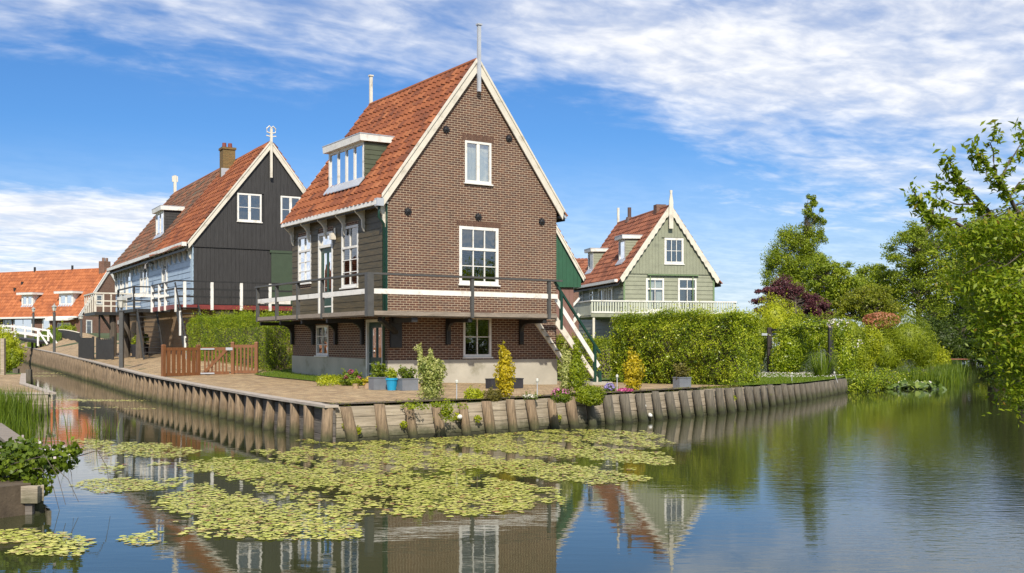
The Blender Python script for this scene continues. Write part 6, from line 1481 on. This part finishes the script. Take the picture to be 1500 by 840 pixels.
while tries < 400000 and len(pads) < 15000:
    tries += 1; px = random.uniform(-10, 1000); Y = random.uniform(10.2, 25.5); py = HY + F * EZ / Y; v_ = inpatch(px, py, PATCH)
    if v_ < 0: continue
    x = (px - CX) / F * Y
    if nz(x * 1.5, Y * 1.6) * .62 + nz(x * 5.1 + 3, Y * 4.2) * .34 + min(v_, .5) < .36 + random.gauss(0, .115): continue
    if (px < 483 and Y > np.interp(x, [q[0] for q in QL[::-1]], [q[1] for q in QL[::-1]]) - .25) or (px >= 483 and Y > np.interp(x, [q[0] for q in QR], [q[1] for q in QR]) - .2): continue
    r = random.uniform(.018, .048) if random.random() < .85 else random.uniform(.035, .060); key = (int(x / .12), int(Y / .12)); ok = True
    for dx in (-1, 0, 1):
        for dy in (-1, 0, 1):
            for (qx, qy, qr_) in grid.get((key[0] + dx, key[1] + dy), ()):
                if (qx - x) ** 2 + (qy - Y) ** 2 < ((qr_ + r) * .60) ** 2: ok = False; break
    if not ok: continue
    grid.setdefault(key, []).append((x, Y, r)); pads.append((x, Y, r))
pads.sort(key=lambda p: -p[2] / p[1] ** 1.6)
def padverts(x, y, r, z, tilt=True):
    a0 = random.uniform(0, 6.28); k = 9; tx, ty = random.gauss(0, .08), random.gauss(0, .08); v = []
    for j in range(k):
        t = a0 + 2 * math.pi * (j + .5) / (k + .25); rr_ = r * random.uniform(.93, 1.04); dx, dy = rr_ * math.cos(t), rr_ * math.sin(t); v.append((x + dx, y + dy, z + abs(dx * tx + dy * ty)))
    v.append((x, y, z)); return v
protos = []
for i in range(6):
    me = bpy.data.meshes.new('lily_pad'); me.from_pydata(padverts(0, 0, .05, 0), [], [tuple(range(10))]); me.materials.append(L['lily']); a_ = me.attributes.new('rnd', 'FLOAT', 'FACE'); a_.data[0].value = (.2, .35, .45, .55, .65, .8)[i]; protos.append(me)
for (x, y, r) in pads[:300]:
    o = bpy.data.objects.new('lily_pad', random.choice(protos)); COL.objects.link(o); o.location = (x, y, .006 + random.random() * .008); o.scale = (r / .05,) * 3; o.rotation_euler = (0, 0, random.uniform(0, 6))
    tag(o, 'single round yellow green pad floating at the near edge of the pad carpet', 'lily pad', 'nearest floating lily pads')
Vs = np.array([padverts(x, y, r, .005 + random.random() * .009) for x, y, r in pads[300:]]); rr = np.clip(RNG.normal(.42, .17, len(Vs)), 0, .8); rr[RNG.random(len(rr)) < .05] = 1.
tag(leaf_mesh('floating_pads', [(Vs, rr, 0)], L['lily']), 'carpet of small yellow green pads floating before the quay corner', 'lily pads', kind='stuff')
print('pads', len(pads))
# streaks of drifting leaf litter in the far canal
P = []
for (px, py, hw, n_) in ((110, 586, 42, 160), (160, 587, 55, 220), (95, 599, 30, 80), (70, 547, 40, 160), (60, 551, 30, 120), (120, 597, 60, 80), (205, 599, 20, 40)):
    for _ in range(n_): q = on_z(px + random.gauss(0, hw * .5), py + random.gauss(0, .6), 0); P.append((q.x, q.y, .006))
V = leaves_arr(np.array(P), np.tile([0, 0, 1.], (len(P), 1)), .10, .8, 0); tag(leaf_mesh('floating_litter', [(V, RNG.uniform(.5, .75, len(P)), 0)], L['lily']), 'thin pale streaks of leaf litter drifting on the narrow canal', 'leaf litter', kind='stuff')

# things under the blue house
b = G(205, 523); t = thing('plant_tub', 'black tub with a small bush under the blue house landing', 'planter', b, 0)
MB().lathe((0, 0, 0), [(.42, 0), (.5, .7), (.5, .72), (.44, .7)], 14).build('tub', M['darkpot'], t); bush('plant', None, None, (0, 0, .7), [(0, 0, .15, .5, .45, .28, 500)], L['privet'], .1, parent=t)
b = G(190, 524); t = thing('garden_chair', 'tubular steel chair frame standing by the black plant tub', 'chair', b, .5)
for y in (-.3, .3): MB().tube([(-.7, y, .10), (-.3, y, .02), (.25, y, .05), (.45, y, .5), (.75, y, 1.45)], .028, 6).build('side_frame', M['steel'], t, smooth=True)
m = MB(); m.bar((-.1, 0, .62), (.5, 0, .55), .6, .05); m.bar((.5, 0, .55), (.75, 0, 1.4), .6, .04, (0, 1, 0)); m.build('seat', M['black'], t)

# ------------------------------------------------------------------ light, sky, camera
SUN_EL, SUN_AZ = 40.0, 178.0         # azimuth clockwise from +Y: the sun stands behind the camera, a little to its left
sd_ = Vector((math.sin(R(SUN_AZ)) * math.cos(R(SUN_EL)), math.cos(R(SUN_AZ)) * math.cos(R(SUN_EL)), math.sin(R(SUN_EL))))
sl_ = bpy.data.lights.new('sun', 'SUN'); sl_.energy = 4.3; sl_.angle = R(1.2); sl_.color = (1, .91, .77)
so = bpy.data.objects.new('sun', sl_); COL.objects.link(so); so.rotation_euler = sd_.to_track_quat('Z', 'Y').to_euler()
wd = bpy.data.worlds.new('World'); SC.world = wd; wd.use_nodes = True; n = N(wd.node_tree)
bg = wd.node_tree.nodes['Background']
sky = n.new('ShaderNodeTexSky', sky_type='NISHITA'); sky.sun_disc = False; sky.sun_elevation = R(SUN_EL); sky.sun_rotation = R(SUN_AZ); sky.air_density = 1.0; sky.dust_density = .4; sky.ozone_density = 3.0
dirv = n.new('ShaderNodeTexCoord').outputs['Generated']; x, y, z = n.sep(dirv)
az = n.math('MULTIPLY', n.math('ARCTAN2', x, y), 57.2958); el = n.math('MULTIPLY', n.math('ARCSINE', z), 57.2958)
den = n.math('ADD', n.math('MAXIMUM', z, 0.), .10); cu, cv = n.math('DIVIDE', x, den), n.math('DIVIDE', y, den)
pc = n.comb(n.math('ADD', cu, n.math('MULTIPLY', cv, .35)), n.math('SUBTRACT', cv, n.math('MULTIPLY', cu, .55)), 0)
n1 = n.noise(n.scale(pc, (.8, 1.2, 1)), 1.1, 8, .6, .8); n2 = n.noise(n.scale(pc, (1, 1.25, 1)), 4.6, 6, .55, .5); n3 = n.noise(n.scale(pc, (1.2, 1.4, 1)), 13, 3, .5, .3)
tex = n.math('ADD', n.math('ADD', n.math('MULTIPLY', n1, .60), n.math('MULTIPLY', n2, .30)), n.math('MULTIPLY', n3, .10))
edge = n.math('SUBTRACT', n.math('ADD', 13.0, n.rng(az, -6, -20, 0, .9)), n.rng(az, 1, 26, 0, 9.0))
bank = n.rng(n.math('SUBTRACT', el, edge), -2.2, 3.2)
thick = n.math('MULTIPLY', bank, n.rng(az, -25, 3, .74, 1.0))
low = n.math('MULTIPLY', n.math('MULTIPLY', n.math('MULTIPLY', n.rng(el, 1.0, 4.0), n.rng(el, 8.6, 6.6)), n.rng(az, -9, -18)), 1.35)
wisp = n.math('MULTIPLY', n.math('MULTIPLY', n.rng(el, 4, 6.5), n.rng(el, 9.5, 7.5)), n.rng(az, 4, 16, 0, .6))
cov = n.math('MAXIMUM', n.math('MAXIMUM', thick, low), wisp)
mask = n.rng(n.math('ADD', n.math('MULTIPLY', tex, 2.1), n.math('MULTIPLY', cov, .62)), 1.14, 2.0)
mask = n.math('MULTIPLY', mask, n.rng(cov, .0, .3))
mask = n.math('MULTIPLY', mask, .92)
mask = n.math('MAXIMUM', mask, n.rng(el, 11.5, -1.5, 0, .74))
shade = n.mix(n.rng(n.math('ADD', n2, n.math('MULTIPLY', n3, .4)), .5, .95), (8.0, 8.4, 9.4, 1), (11.5, 11.4, 11.3, 1))
skyc = n.mix(1, sky.outputs[0], (.50, .86, 1.26, 1), 'MULTIPLY')
n.put(bg.inputs[0], n.mix(mask, skyc, shade)); bg.inputs[1].default_value = .078
cam = bpy.data.cameras.new('camera'); cam.sensor_width = 36; cam.lens = F / 1500 * 36; cam.shift_y = (HY - 420) / 1500; cam.clip_end = 6000; cam.clip_start = .1
co = bpy.data.objects.new('camera', cam); COL.objects.link(co); co.location = (0, 0, EZ); co.rotation_euler = (R(90), 0, 0); SC.camera = co
vs = SC.view_settings; vs.view_transform = 'Standard'; vs.look = 'None'; vs.gamma = 1; vs.use_curve_mapping = False; vs.exposure = 0.34
SC.render.engine = 'CYCLES'; SC.cycles.max_bounces = 6; SC.cycles.transparent_max_bounces = 12; SC.cycles.caustics_reflective = False; SC.cycles.caustics_refractive = False; SC.cycles.sample_clamp_indirect = 6
